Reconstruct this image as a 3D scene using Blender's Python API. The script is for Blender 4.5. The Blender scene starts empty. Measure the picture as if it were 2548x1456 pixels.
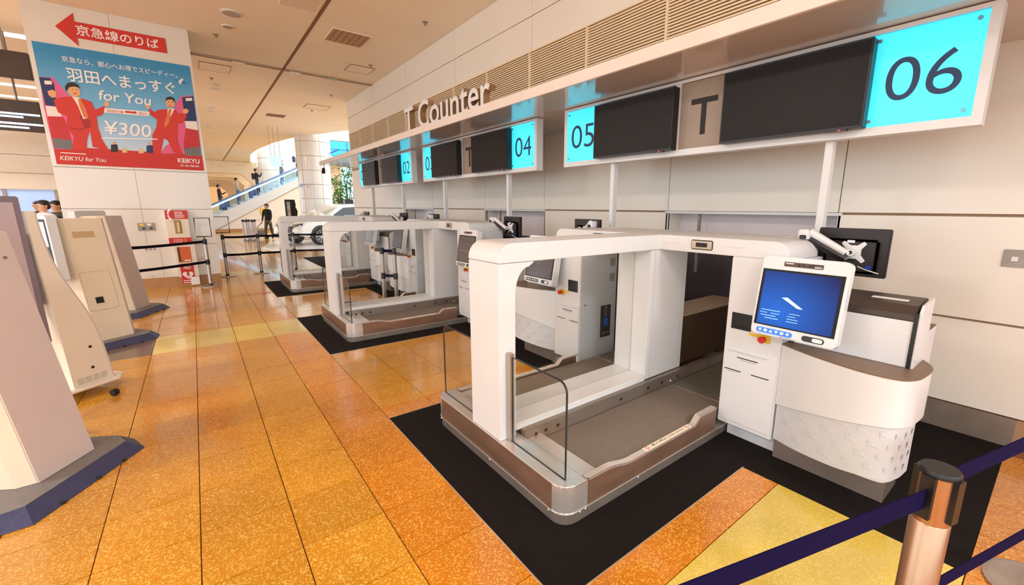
import bpy, bmesh, math, random
from mathutils import Vector, Matrix

random.seed(7)
scene = bpy.context.scene
col = scene.collection

# ------------------------------------------------------------------ camera
YAW, PITCH, ROLL = .6723, -.1960, -.0059
FPX, CX, CY = 1056.693, 1336.525, 726.728
EYE = Vector((0, 0, 1.6))
def _axes():
    f = Vector((math.sin(YAW)*math.cos(PITCH), math.cos(YAW)*math.cos(PITCH), math.sin(PITCH)))
    r = Vector((math.cos(YAW), -math.sin(YAW), 0)); d = f.cross(r)
    c, s = math.cos(ROLL), math.sin(ROLL)
    return c*r + s*d, -s*r + c*d, f
AR, AD, AF = _axes()
cam_d = bpy.data.cameras.new('camera'); cam = bpy.data.objects.new('camera', cam_d); col.objects.link(cam)
cam_d.sensor_width = 36; cam_d.lens = FPX/2548*36
cam_d.shift_x = (1274-CX)/2548; cam_d.shift_y = (CY-728)/2548
cam_d.clip_start = .02; cam_d.clip_end = 300
mw = Matrix((AR, -AD, -AF)).transposed().to_4x4(); mw.translation = EYE
cam.matrix_world = mw
scene.camera = cam

# ------------------------------------------------------------------ world, exposure
scene.view_settings.view_transform = 'Standard'; scene.view_settings.look = 'None'
scene.view_settings.gamma = 1; scene.view_settings.use_curve_mapping = False
scene.view_settings.exposure = 0.30
w = bpy.data.worlds.new('world'); scene.world = w; w.use_nodes = True
bg = w.node_tree.nodes['Background']; bg.inputs[0].default_value = (.87, .955, 1.0, 1); bg.inputs[1].default_value = 2.2
def fill_light(x, y, power, size=.5, z=4.84, colr=(1, .985, .97)):
    l = bpy.data.lights.new('downlight', 'AREA'); l.energy = power; l.shape = 'DISK'; l.size = size; l.color = colr
    o = bpy.data.objects.new('fill_lamp', l); o.location = (x, y, z); col.objects.link(o)
for xx, yy in ((-1, -4), (2.5, -4), (-5, -2), (-5, 4), (-6, 10), (-6, 18)):  # added fill lamps out of view, behind and left of the camera, no fittings
    fill_light(xx, yy, 165, 1.2)

# ------------------------------------------------------------------ helpers
def ray(px, py): return AR*((px-CX)/FPX) + AD*((py-CY)/FPX) + AF
def on(ax, v, px, py):
    d = ray(px, py); t = (v-EYE[ax])/d[ax]; return EYE + d*t
def oX(v, px, py): return on(0, v, px, py)
def oY(v, px, py): return on(1, v, px, py)
def oZ(v, px, py): return on(2, v, px, py)

def lin(c):
    return tuple(((u/255)/12.92 if u/255 <= .04045 else ((u/255+.055)/1.055)**2.4) for u in c)
MATS = {}
def mat(name, rgb, rough=.5, metal=0.0, emit=0.0, spec=.5, var=.04, vscale=3.0, bump=0.0, bscale=60, coat=0.0, trans=0.0, alpha=None, emit_rgb=None, objvar=0.0, stretch=None):
    if name in MATS: return MATS[name]
    m = bpy.data.materials.new(name); m.use_nodes = True; nt = m.node_tree; N = nt.nodes; L = nt.links
    b = N['Principled BSDF']; c = lin(rgb)
    b.inputs['Roughness'].default_value = rough; b.inputs['Metallic'].default_value = metal
    b.inputs['Specular IOR Level'].default_value = spec
    b.inputs['Coat Weight'].default_value = coat; b.inputs['Coat Roughness'].default_value = .08
    b.inputs['Transmission Weight'].default_value = trans
    tc = N.new('ShaderNodeTexCoord')
    src = tc.outputs['Object']
    if stretch:
        mp = N.new('ShaderNodeMapping'); mp.inputs['Scale'].default_value = stretch; L.new(src, mp.inputs[0]); src = mp.outputs[0]
    nz = N.new('ShaderNodeTexNoise'); nz.inputs['Scale'].default_value = vscale; nz.inputs['Detail'].default_value = 3
    L.new(src, nz.inputs['Vector'])
    rp = N.new('ShaderNodeValToRGB')
    rp.color_ramp.elements[0].position = .3; rp.color_ramp.elements[1].position = .7
    rp.color_ramp.elements[0].color = tuple(max(0, u*(1-var)) for u in c)+(1,)
    rp.color_ramp.elements[1].color = tuple(min(1, u*(1+var)) for u in c)+(1,)
    L.new(nz.outputs['Fac'], rp.inputs[0]); out = rp.outputs[0]
    if objvar:
        oi = N.new('ShaderNodeObjectInfo'); hs = N.new('ShaderNodeHueSaturation')
        mr = N.new('ShaderNodeMapRange'); mr.inputs['To Min'].default_value = 1-objvar; mr.inputs['To Max'].default_value = 1+objvar
        L.new(oi.outputs['Random'], mr.inputs[0]); L.new(mr.outputs[0], hs.inputs['Value']); L.new(out, hs.inputs['Color']); out = hs.outputs[0]
    L.new(out, b.inputs['Base Color'])
    if emit:
        b.inputs['Emission Color'].default_value = lin(emit_rgb or rgb)+(1,); b.inputs['Emission Strength'].default_value = emit
    if bump:
        n2 = N.new('ShaderNodeTexNoise'); n2.inputs['Scale'].default_value = bscale; L.new(src, n2.inputs['Vector'])
        bp = N.new('ShaderNodeBump'); bp.inputs['Strength'].default_value = bump; bp.inputs['Distance'].default_value = .01
        L.new(n2.outputs['Fac'], bp.inputs['Height']); L.new(bp.outputs[0], b.inputs['Normal'])
    if alpha is not None: b.inputs['Alpha'].default_value = alpha
    MATS[name] = m; return m

def glass_mat(name, rgb, ior=1.45, tint=.9):
    if name in MATS: return MATS[name]
    m = bpy.data.materials.new(name); m.use_nodes = True; nt = m.node_tree; N = nt.nodes; L = nt.links
    N.remove(N['Principled BSDF'])
    tr = N.new('ShaderNodeBsdfTransparent'); tr.inputs[0].default_value = lin(rgb)+(1,)
    gl = N.new('ShaderNodeBsdfGlossy'); gl.inputs['Roughness'].default_value = .03
    lw = N.new('ShaderNodeLayerWeight'); lw.inputs[0].default_value = .5
    pw = N.new('ShaderNodeMath'); pw.operation = 'POWER'; pw.inputs[1].default_value = 4; L.new(lw.outputs['Facing'], pw.inputs[0])
    ma = N.new('ShaderNodeMath'); ma.operation = 'MULTIPLY_ADD'; ma.inputs[1].default_value = .45; ma.inputs[2].default_value = .025; L.new(pw.outputs[0], ma.inputs[0])
    mx = N.new('ShaderNodeMixShader'); L.new(ma.outputs[0], mx.inputs[0]); L.new(tr.outputs[0], mx.inputs[1]); L.new(gl.outputs[0], mx.inputs[2])
    L.new(mx.outputs[0], N['Material Output'].inputs[0])
    MATS[name] = m; return m

def terrazzo(name, base, fleck, rough=.16, fleckamt=.5, dark=None):
    m = bpy.data.materials.new(name); m.use_nodes = True; nt = m.node_tree; N = nt.nodes; L = nt.links
    b = N['Principled BSDF']; b.inputs['Roughness'].default_value = rough
    b.inputs['Coat Weight'].default_value = .5; b.inputs['Coat Roughness'].default_value = .06
    geo = N.new('ShaderNodeNewGeometry')
    def cells(scale):
        nz = N.new('ShaderNodeTexNoise'); nz.inputs['Scale'].default_value = 30; L.new(geo.outputs['Position'], nz.inputs['Vector'])
        ad = N.new('ShaderNodeVectorMath'); ad.operation = 'MULTIPLY_ADD'; ad.inputs[1].default_value = (.012, .012, .012)
        L.new(nz.outputs['Color'], ad.inputs[0]); L.new(geo.outputs['Position'], ad.inputs[2])
        v = N.new('ShaderNodeTexVoronoi'); v.inputs['Scale'].default_value = scale; L.new(ad.outputs[0], v.inputs['Vector'])
        return v
    v = cells(165); sp = N.new('ShaderNodeSeparateColor'); L.new(v.outputs['Color'], sp.inputs[0])
    r1 = N.new('ShaderNodeValToRGB'); r1.color_ramp.interpolation = 'LINEAR'
    r1.color_ramp.elements[0].position = .62; r1.color_ramp.elements[1].position = .95
    r1.color_ramp.elements[0].color = (0, 0, 0, 1); r1.color_ramp.elements[1].color = (fleckamt,)*3+(1,)
    L.new(sp.outputs[0], r1.inputs[0])
    n1 = N.new('ShaderNodeTexNoise'); n1.inputs['Scale'].default_value = 2.2; n1.inputs['Detail'].default_value = 5; L.new(geo.outputs['Position'], n1.inputs['Vector'])
    r2 = N.new('ShaderNodeValToRGB'); c = lin(base)
    r2.color_ramp.elements[0].position = .3; r2.color_ramp.elements[1].position = .7
    r2.color_ramp.elements[0].color = tuple(u*.86 for u in c)+(1,); r2.color_ramp.elements[1].color = tuple(min(1, u*1.12) for u in c)+(1,)
    L.new(n1.outputs['Fac'], r2.inputs[0])
    mx = N.new('ShaderNodeMix'); mx.data_type = 'RGBA'; L.new(r1.outputs[0], mx.inputs[0]); L.new(r2.outputs[0], mx.inputs[6]); mx.inputs[7].default_value = lin(fleck)+(1,)
    oi = N.new('ShaderNodeObjectInfo'); hs = N.new('ShaderNodeHueSaturation')
    mr = N.new('ShaderNodeMapRange'); mr.inputs['To Min'].default_value = .9; mr.inputs['To Max'].default_value = 1.08
    L.new(oi.outputs['Random'], mr.inputs[0]); L.new(mr.outputs[0], hs.inputs['Value']); L.new(mx.outputs[2], hs.inputs['Color'])
    L.new(hs.outputs[0], b.inputs['Base Color'])
    MATS[name] = m; return m

ORG = {}
def tag(o, label=None, cat=None, group=None, kind=None):
    if label: o['label'] = label
    if cat: o['category'] = cat
    if group: o['group'] = group
    if kind: o['kind'] = kind
    return o
def thing(name, label, cat, loc=(0, 0, 0), rz=0, group=None):
    o = bpy.data.objects.new(name, None); col.objects.link(o); o.location = loc; o.rotation_euler = (0, 0, rz)
    o.empty_display_size = .1
    ORG[o.name] = Vector(loc) if rz == 0 else Vector((0, 0, 0))
    return tag(o, label, cat, group)
def children(o): return [c for c in bpy.data.objects if c.parent is o]
def copy_tree(o, parent=None):
    c = o.copy(); col.objects.link(c); c.parent = parent
    for ch in CH.get(o.name, []): 
        k = copy_tree(ch, c); CH.setdefault(c.name, []).append(k)
    return c
CH = {}
def link(o, parent=None):
    col.objects.link(o)
    if parent is not None:
        o.parent = parent; CH.setdefault(parent.name, []).append(o)
    return o

class MB:
    def __init__(s): s.v = []; s.f = []
    def add(s, vs, fs):
        n = len(s.v); s.v += [Vector(p) for p in vs]; s.f += [tuple(i+n for i in f) for f in fs]; return s
    def box(s, x0, x1, y0, y1, z0, z1):
        return s.add([(x0,y0,z0),(x1,y0,z0),(x1,y1,z0),(x0,y1,z0),(x0,y0,z1),(x1,y0,z1),(x1,y1,z1),(x0,y1,z1)],
                     [(0,3,2,1),(4,5,6,7),(0,1,5,4),(1,2,6,5),(2,3,7,6),(3,0,4,7)])
    def prism(s, poly, ax, a, b):
        def P(u, v, w): return {'x': (w, u, v), 'y': (u, w, v), 'z': (u, v, w)}[ax]
        n = len(poly)
        return s.add([P(u, v, a) for u, v in poly]+[P(u, v, b) for u, v in poly],
                     [tuple(range(n)), tuple(range(2*n-1, n-1, -1))]+[(i, (i+1) % n, n+(i+1) % n, n+i) for i in range(n)])
    def loft(s, rings, cap=True, closed=True):
        n = len(rings[0]); vs = [p for r in rings for p in r]; fs = []
        for k in range(len(rings)-1):
            for i in range(n if closed else n-1):
                j = (i+1) % n; fs.append((k*n+i, k*n+j, (k+1)*n+j, (k+1)*n+i))
        if cap and closed: fs += [tuple(range(n))[::-1], tuple(range((len(rings)-1)*n, len(rings)*n))]
        return s.add(vs, fs)
    def tube(s, pts, r, seg=8, cap=True):
        pts = [Vector(p) for p in pts]; rs = r if isinstance(r, (list, tuple)) else [r]*len(pts); rings = []
        up = None
        for i, p in enumerate(pts):
            d = (pts[min(i+1, len(pts)-1)]-pts[max(i-1, 0)]).normalized()
            if up is None: up = Vector((0, 0, 1)) if abs(d.z) < .9 else Vector((1, 0, 0))
            a = d.cross(up).normalized(); b = d.cross(a).normalized()
            rings.append([p+a*rs[i]*math.cos(t)+b*rs[i]*math.sin(t) for t in [2*math.pi*k/seg for k in range(seg)]])
        return s.loft(rings, cap)
    def lathe(s, prof, c=(0, 0, 0), seg=24):
        c = Vector(c)
        return s.loft([[c+Vector((r*math.cos(2*math.pi*k/seg), r*math.sin(2*math.pi*k/seg), z)) for k in range(seg)] for r, z in prof])
    def ell(s, c, rx, ry, rz, seg=10, rings=7):
        c = Vector(c); R = []
        for i in range(rings+1):
            t = math.pi*i/rings; q = max(math.sin(t), .03)
            R.append([c+Vector((rx*q*math.cos(a), ry*q*math.sin(a), -rz*math.cos(t))) for a in [2*math.pi*k/seg for k in range(seg)]])
        return s.loft(R)
    def xf(s, m, start=0):
        for i in range(start, len(s.v)): s.v[i] = m @ s.v[i]
        return s
    def mesh(s, name, bevel=0, seg=2, smooth=False, org=None, recalc=True):
        me = bpy.data.meshes.new(name)
        o = org or Vector((0, 0, 0))
        me.from_pydata([p-o for p in s.v], [], s.f)
        bm = bmesh.new(); bm.from_mesh(me)
        if recalc: bmesh.ops.recalc_face_normals(bm, faces=bm.faces)
        if bevel:
            es = [e for e in bm.edges if len(e.link_faces) == 2 and e.calc_face_angle(0) > .6]
            bmesh.ops.bevel(bm, geom=es, offset=bevel, segments=seg, affect='EDGES', clamp_overlap=True)
        if smooth:
            for f in bm.faces: f.smooth = True
            for e in bm.edges: e.smooth = not (len(e.link_faces) == 2 and e.calc_face_angle(0) > .7)
        bm.to_mesh(me); bm.free(); return me
    def build(s, name, m, parent=None, bevel=0, seg=2, smooth=False, label=None, kind=None, org=None):
        top = parent
        if org is None and parent is not None:
            while top.parent is not None: top = top.parent
            org = ORG.get(top.name, Vector((0, 0, 0)))
        me = s.mesh(name, bevel, seg, smooth, org); me.materials.append(m)
        o = link(bpy.data.objects.new(name, me), parent)
        if label: o['label'] = label
        if kind: o['kind'] = kind
        return o

def box(name, m, parent, x0, x1, y0, y1, z0, z1, bevel=0, **k): return MB().box(x0, x1, y0, y1, z0, z1).build(name, m, parent, bevel, **k)
def struct(o): o['kind'] = 'structure'; return o
def onebox(name, m, label, cat, x0, x1, y0, y1, z0, z1, bevel=0, group=None):
    org = Vector(((x0+x1)/2, (y0+y1)/2, z0)); o = MB().box(x0, x1, y0, y1, z0, z1).build(name, m, None, bevel, org=org); o.location = org
    ORG[o.name] = org
    return tag(o, label, cat, group)
def place(mb, name, m, label, cat, org, bevel=0, smooth=False, group=None, seg=2):
    org = Vector(org); o = mb.build(name, m, None, bevel, smooth=smooth, org=org, seg=seg); o.location = org; ORG[o.name] = org
    return tag(o, label, cat, group)
def arc(cx, cy, r, a0, a1, n=6): return [(cx+r*math.cos(math.radians(a0+(a1-a0)*i/n)), cy+r*math.sin(math.radians(a0+(a1-a0)*i/n))) for i in range(n+1)]
def rrect(x0, x1, y0, y1, r, n=5):
    return arc(x1-r, y0+r, r, -90, 0, n)+arc(x1-r, y1-r, r, 0, 90, n)+arc(x0+r, y1-r, r, 90, 180, n)+arc(x0+r, y0+r, r, 180, 270, n)
def catmull(P, n=6):
    out = []; Q = [P[0]]+list(P)+[P[-1]]
    for i in range(1, len(Q)-2):
        p0, p1, p2, p3 = [Vector(q) for q in Q[i-1:i+3]]
        for k in range(n):
            t = k/n; out.append(.5*((2*p1)+(-p0+p2)*t+(2*p0-5*p1+4*p2-p3)*t*t+(-p0+3*p1-3*p2+p3)*t**3))
    out.append(Vector(P[-1])); return out

_tc = {}
def text_geo(s, extrude=0, shear=0, offset=0):
    k = (s, extrude, shear, offset)
    if k not in _tc:
        c = bpy.data.curves.new('t', 'FONT'); c.body = s; c.size = 1; c.extrude = extrude; c.shear = shear; c.offset = offset; c.resolution_u = 10 if len(s) < 3 else 4
        o = bpy.data.objects.new('t', c); col.objects.link(o)
        dg = bpy.context.evaluated_depsgraph_get(); me = bpy.data.meshes.new_from_object(o.evaluated_get(dg))
        vs = [v.co.copy() for v in me.vertices]; fs = [tuple(p.vertices) for p in me.polygons]
        bpy.data.objects.remove(o); bpy.data.curves.remove(c); bpy.data.meshes.remove(me); _tc[k] = (vs, fs)
    return _tc[k]
def text(name, s, m, parent, origin, u, v, w, h, depth=0, shear=0, offset=0, keep=False, org=None):
    """lettering fitted into the rectangle origin + [0,w]*u + [0,h]*v"""
    vs, fs = text_geo(s, .5 if depth else 0, shear, offset)
    u = Vector(u).normalized(); v = Vector(v).normalized(); nrm = u.cross(v); o = Vector(origin)
    xs = [p.x for p in vs]; ys = [p.y for p in vs]; x0, x1, y0, y1 = min(xs), max(xs), min(ys), max(ys)
    sx, sy = w/(x1-x0), h/(y1-y0)
    if keep: sx = sy = min(sx, sy)
    mb = MB(); mb.add([o+u*(p.x-x0)*sx+v*(p.y-y0)*sy+nrm*(p.z*depth) for p in vs], fs)
    return mb.build(name, m, parent, org=org)
UW, UZ = (0, -1, 0), (0, 0, 1)       # reading direction on faces that look towards -X

# ------------------------------------------------------------------ materials
white = mat('white_plastic', (222, 223, 226), .32, coat=.15, var=.02)
whitep = mat('white_paint', (223, 223, 224), .35, var=.02)
panelm = mat('wall_panel_cream', (238, 230, 218), .35, var=.02, vscale=.7, coat=.1)
greyp = mat('grey_enamel', (196, 188, 184), .4, var=.03)
steel = mat('brushed_steel', (190, 180, 172), .32, metal=.85, var=.12, vscale=6, stretch=(1, 1, 30))
steelx = mat('dull_steel', (150, 138, 128), .4, metal=.6, var=.15, vscale=4)
chrome = mat('chrome', (205, 200, 196), .14, metal=1)
bronze = mat('satin_bronze_steel', (186, 150, 122), .3, metal=1, var=.06)
black = mat('black_plastic', (20, 17, 17), .35)
blackm = mat('black_matte', (14, 11, 10), .8)
screenk = mat('dark_display_glass', (20, 14, 12), .42, spec=.25)
beltm = mat('conveyor_rubber', (124, 114, 104), .6, var=.06, vscale=25, bump=.15, bscale=300)
beltm2 = mat('conveyor_rubber_green', (104, 102, 90), .6, var=.05, vscale=25)
matm = mat('black_floor_mat', (24, 18, 16), .95, var=.3, vscale=140, bump=.5, bscale=400, spec=.2)
glass = glass_mat('clear_glass', (252, 253, 252))
glass_edge = mat('dark_glass_edge', (22, 34, 44), .2)
red = mat('safety_red', (205, 42, 34), .4)
signred = mat('sign_red', (206, 44, 30), .45)
yellow = mat('safety_yellow', (236, 196, 40), .45)
navy = mat('navy_belt', (16, 9, 52), .8, spec=.08, var=.1, vscale=90)
beltblack = mat('dark_webbing', (20, 14, 30), .8, spec=.1)
cyan = mat('backlit_cyan', (70, 205, 235), .35, emit=.68, emit_rgb=(50, 222, 255))
inkblue = mat('number_ink', (24, 52, 92), .5)
ink = mat('black_ink', (30, 26, 26), .6)
paper = mat('white_print', (244, 240, 238), .6)
ceilm = mat('ceiling_plaster', (254, 238, 218), .85, var=.04, vscale=.6, bump=.25, bscale=120)
slotm = mat('dark_slot', (136, 100, 70), .8)

# ------------------------------------------------------------------ floor
orange = terrazzo('terrazzo_orange', (200, 134, 16), (255, 214, 118), .2, .6)
orange2 = terrazzo('terrazzo_deep_orange', (200, 118, 12), (254, 200, 88), .2, .7)
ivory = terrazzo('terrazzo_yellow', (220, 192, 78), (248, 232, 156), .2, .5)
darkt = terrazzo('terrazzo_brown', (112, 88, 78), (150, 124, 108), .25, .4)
grout = mat('grout', (146, 92, 48), .8)
fl = struct(MB().box(-14, 26, -8, 90, -.2, -.012).build('floor', grout))
TX, TY, X0, Y0 = .384, .3995, -.16, 2.067
WALLX, PITCHY, YC = 4.22, 3.81, 2.09
mats_r = [(.992, 2.528, 1.08+k*PITCHY, 3.065+k*PITCHY) for k in range(3)]+[(2.528, WALLX, .0695, 15.2)]
def clip(r, m):
    x0, x1, y0, y1 = r; a0, a1, b0, b1 = m
    if x0 >= a1-1e-3 or x1 <= a0+1e-3 or y0 >= b1-1e-3 or y1 <= b0+1e-3: return [r]
    out = []
    if y0 < b0-.02: out.append((x0, x1, y0, b0))
    if y1 > b1+.02: out.append((x0, x1, b1, y1))
    if x0 < a0-.02: out.append((x0, a0, max(y0, b0), min(y1, b1)))
    if x1 > a1+.02: out.append((a1, x1, max(y0, b0), min(y1, b1)))
    return out
tiles = []
for i in range(-34, 60):
    for j in range(-12, 200):
        x0 = X0+i*TX; y0 = Y0+j*TY
        if x0 > 22 or y0 > 70: continue
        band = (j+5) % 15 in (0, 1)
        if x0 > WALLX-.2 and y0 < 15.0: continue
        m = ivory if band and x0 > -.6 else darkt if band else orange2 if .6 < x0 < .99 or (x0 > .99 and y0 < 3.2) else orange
        if x0 > .9 and x0 < 2.5 and y0 < 1.0:
            if not (abs(x0-(X0+3*TX)) < .01 and (j == -3 or j == -5)): 
                if y0 > .06: continue
            else:
                tiles.append(((.992, 2.528, .8685, 1.08) if j == -3 else (.992, 2.528, .0695, .8685), orange2 if j == -3 else ivory)); continue
        rs = [(x0, x0+TX, y0, y0+TY)]
        for mr_ in mats_r: rs = [q for r in rs for q in clip(r, mr_)]
        for r in rs: tiles.append((r, m))
def in_view(r):
    p = Vector(((r[0]+r[1])/2, (r[2]+r[3])/2, 0))-EYE; d = p.dot(AF)
    if d < .3: return 1e9
    u = FPX*p.dot(AR)/d+CX; v = FPX*p.dot(AD)/d+CY
    return d if -120 < u < 2660 and v < 1620 else 1e9
tiles.sort(key=lambda t: in_view(t[0]))
near, rest = tiles[:300], tiles[300:]
tmesh = {}
for (x0, x1, y0, y1), m in near:
    k = (round(x1-x0, 3), round(y1-y0, 3), m.name)
    if k not in tmesh:
        g = .0025; a, b = (x1-x0)/2-g, (y1-y0)/2-g
        me = MB().prism([(-a, -b), (a, -b), (a, b), (-a, b)], 'z', -.012, 0).mesh('tile'); me.materials.append(m); tmesh[k] = me
    o = bpy.data.objects.new('tile', tmesh[k]); o.location = ((x0+x1)/2, (y0+y1)/2, 0); link(o, fl)
for m in (orange, orange2, ivory, darkt):
    mb = MB(); g = .0025
    for (x0, x1, y0, y1), mm in rest:
        if mm is m: mb.add([(x0+g, y0+g, 0), (x1-g, y0+g, 0), (x1-g, y1-g, 0), (x0+g, y1-g, 0)], [(0, 1, 2, 3)])
    if mb.v: mb.build('far_tiles', m, fl, kind='stuff')

# black comb-shaped mat around the bag-drop counters
mb = MB()
pts = [(2.528, .0695), (WALLX-.02, .0695), (WALLX-.02, 15.2), (2.528, 15.2)]
for k in (2, 1, 0): pts += [(2.528, mats_r[k][3]), (.992, mats_r[k][3]), (.992, mats_r[k][2]), (2.528, mats_r[k][2])]
mb.prism(pts, 'z', -.011, .002)
place(mb, 'floor_mat', matm, 'black comb-shaped carpet mat under the bag-drop counters', 'mat', (2.528, .0695, 0))
trim = mat('mat_trim', (206, 186, 160), .35, metal=.6)
mb = MB()
for k in range(3):
    x0, x1, y0, y1 = mats_r[k]
    mb.box(x0-.006, x0, y0-.006, y1+.006, -.01, .003).box(x0, x1, y0-.006, y0, -.01, .003).box(x0, x1, y1, y1+.006, -.01, .003)
struct(mb.build('trim_1', trim))

# ------------------------------------------------------------------ wall with counter recesses
back = mat('joint_shadow_gap', (150, 122, 96), .8)
wr = struct(MB().box(WALLX+.02, WALLX+.04, -6, .6, 0, 4.9).box(WALLX+.02, WALLX+.04, .6, 15.1, 1.56, 4.9).build('wall_right', back))
OPEN = [(1.262, 2.925), (5.14, 6.85), (9.07, 10.70)]
def panel(y0, y1, z0, z1, m=panelm):
    g = .004; MB().box(WALLX, WALLX+.022, y0+g, y1-g, z0+g, z1-g).build('wall_panel', m, wr)
ys = [-6, -2.6, -.9, OPEN[0][0], OPEN[0][1], OPEN[1][0], OPEN[1][1], OPEN[2][0], OPEN[2][1], 12.9, 15.1]
isopen = lambda a, b: any(abs(a-o[0]) < .01 for o in OPEN)
for a, b in zip(ys[:-1], ys[1:]):
    for z0, z1 in ((.205, .832), (.84, 1.56), (1.572, 2.75)):
        if isopen(a, b) and z1 < 1.57: continue
        panel(a, b, z0, z1)
    if not isopen(a, b):
        MB().box(WALLX+.022, WALLX+.04, a, b, 0, 1.6).build('wall_backing', back, wr)
ys = [.66+2.4*k for k in range(-3, 7)]; ys[-1] = 15.1
for a, b in zip(ys[:-1], ys[1:]):
    panel(a, b, 3.86, 4.36); panel(a, b, 4.364, 4.875)
recess_l = mat('recess_panel', (226, 218, 222), .3, coat=.2)
shutter = mat('shutter_dark', (70, 62, 66), .35, metal=.3, var=.08)
for (a, b) in OPEN:
    MB().box(WALLX, WALLX+.3, a-.02, a, 0, 1.56).build('recess_jamb', panelm, wr)
    MB().box(WALLX, WALLX+.3, b, b+.02, 0, 1.56).build('recess_jamb', panelm, wr)
    MB().box(WALLX, WALLX+.3, a, b, 1.545, 1.565).build('recess_head', panelm, wr)
    MB().box(WALLX+.25, WALLX+.3, a, b, 1.12, 1.545).build('recess_panel', recess_l, wr)
    MB().box(WALLX+.24, WALLX+.3, a, b, 0, 1.12).build('shutter', shutter, wr)
    MB().box(WALLX-.01, WALLX, a-.03, b+.03, 1.548, 1.572).build('recess_trim', whitep, wr)
    MB().box(WALLX+.1, WALLX+.12, b-.35, b-.32, .9, 1.545).build('recess_mullion', steelx, wr)
basem = mat('baseboard_steel', (150, 134, 120), .45, metal=.5, var=.1, vscale=8)
bb = struct(MB().box(WALLX-.012, WALLX+.02, -6, .05, 0, .2).build('baseboard_right', mat('baseboard_tan', (170, 132, 98), .4)))
for a, b in ((.05, OPEN[0][0]-.02), (OPEN[0][1]+.02, OPEN[1][0]-.02), (OPEN[1][1]+.02, OPEN[2][0]-.02), (OPEN[2][1]+.02, 15.1)):
    MB().box(WALLX-.012, WALLX+.02, a, b, 0, .2).build('baseboard_strip', basem, bb)
# end face of the wall and the upper hall wall behind
struct(MB().box(WALLX, WALLX+.3, 15.1, 15.14, 0, 4.9).build('wall_end', panelm))

# small wall plate at the far right
p0, p1 = oX(WALLX, 2500, 620), oX(WALLX, 2496, 663)
t = thing('wall_plate', 'grey control plate on the cream wall beyond the 06 desk', 'wall plate', (WALLX, p0.y, p1.z))
box('plate', steelx, t, WALLX-.012, WALLX, p0.y-.16, p0.y, p1.z, p0.z, .003)
box('key_switch', white, t, WALLX-.02, WALLX-.012, p0.y-.07, p0.y-.04, p1.z+.04, p1.z+.07)
p0, p1 = oX(WALLX, 1583, 565), oX(WALLX, 1608, 575)
onebox('access_plate', panelm, 'small square access plate on the wall left of the 05-06 recess', 'wall plate', WALLX-.008, WALLX, p1.y, p0.y, p1.z-.1, p0.z, .002)

# ------------------------------------------------------------------ canopy over the counters
FX, FZ0, FZ1, CEND = 2.72, 2.655, 2.752, 12.62
soff = mat('soffit_gloss', (206, 190, 182), .16, coat=.6, var=.02)
fascia = mat('fascia_cream', (232, 218, 208), .35)
t = thing('canopy', 'long cream canopy running along the wall above the counter signs', 'canopy', (3.4, 3, FZ0))
box('fascia', fascia, t, FX, FX+.03, -6, CEND, FZ0, FZ1, .003)
cuts = [-6, 3.96, 7.77, CEND]
for a, b in zip(cuts[:-1], cuts[1:]): box('soffit_panel', soff, t, FX+.03, WALLX-.002, a+.002, b-.002, FZ0+.004, FZ0+.02)
box('canopy_top', fascia, t, FX+.03, WALLX-.002, -6, CEND, FZ1-.02, FZ1-.004)
box('end_cap', fascia, t, FX+.03, WALLX-.002, CEND-.01, CEND, FZ0+.02, FZ1-.02)
# louvre band above the canopy
louv = mat('louvre_slat', (238, 216, 184), .5, var=.03)
louvb = mat('louvre_back', (172, 142, 106), .7)
t = thing('louvre_band', 'beige horizontal louvre grille band above the canopy', 'louvre', (WALLX, 3, 2.75))
box('louvre_back', louvb, t, WALLX-.005, WALLX+.02, -6, 14.9, 2.755, 3.855)
mb = MB(); n = 34
for k in range(n):
    z = 2.77+k*(3.85-2.77)/n
    mb.add([(WALLX-.045, -6, z), (WALLX-.045, 14.9, z), (WALLX-.045, 14.9, z+.016), (WALLX-.045, -6, z+.016), (WALLX-.006, -6, z+.006), (WALLX-.006, 14.9, z+.006), (WALLX-.006, 14.9, z+.022), (WALLX-.006, -6, z+.022)],
           [(0, 1, 2, 3), (4, 7, 6, 5), (0, 4, 5, 1), (3, 2, 6, 7)])
mb.build('louvre_slats', louv, t, kind='stuff')
for yy in [.66+1.2*k for k in range(-5, 12)]:
    box('mullion', louv, t, WALLX-.055, WALLX-.006, yy-.012, yy+.012, 2.755, 3.855)
box('louvre_frame', louv, t, WALLX-.055, WALLX-.006, -6, 14.9, 3.85, 3.868)
box('louvre_end', louv, t, WALLX-.055, WALLX-.006, 14.9, 14.93, 2.755, 3.868)

# ------------------------------------------------------------------ ceiling
CZ = 4.875
cpts = [(-14, -8), (4.5, -8), (4.5, 15.1), (8, 15.1), (5.7, 20.57), (4.3, 23.9), (3.7, 27), (3.35, 30.8), (3.3, 34), (3.7, 39), (4.6, 44), (6, 48), (14, 50), (14, 90), (-14, 90)]
ce = struct(MB().prism(cpts, 'z', CZ, CZ+1.1).build('ceiling', ceilm))
mb = MB().box(2.08, 2.14, -8, 80, CZ-.004, CZ+.001); mb.build('ceiling_slot', slotm, ce)
def hatch(name, label, cat, x0, x1, y0, y1, m, frame, lip=.012):
    t = thing(name, label, cat, ((x0+x1)/2, (y0+y1)/2, CZ))
    box('panel', m, t, x0, x1, y0, y1, CZ-.008, CZ)
    mb = MB()
    for a in ((x0-lip, x0, y0-lip, y1+lip), (x1, x1+lip, y0-lip, y1+lip), (x0, x1, y0-lip, y0), (x0, x1, y1, y1+lip)): mb.box(*a, CZ-.011, CZ)
    mb.build('frame', frame, t); return t
gril = mat('ceiling_grille', (190, 160, 128), .7, var=.1, vscale=60)
g = hatch('ceiling_vent', 'square perforated return-air grille in the near ceiling', 'vent', 2.44, 3.13, 9.22, 9.93, gril, ceilm)
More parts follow.
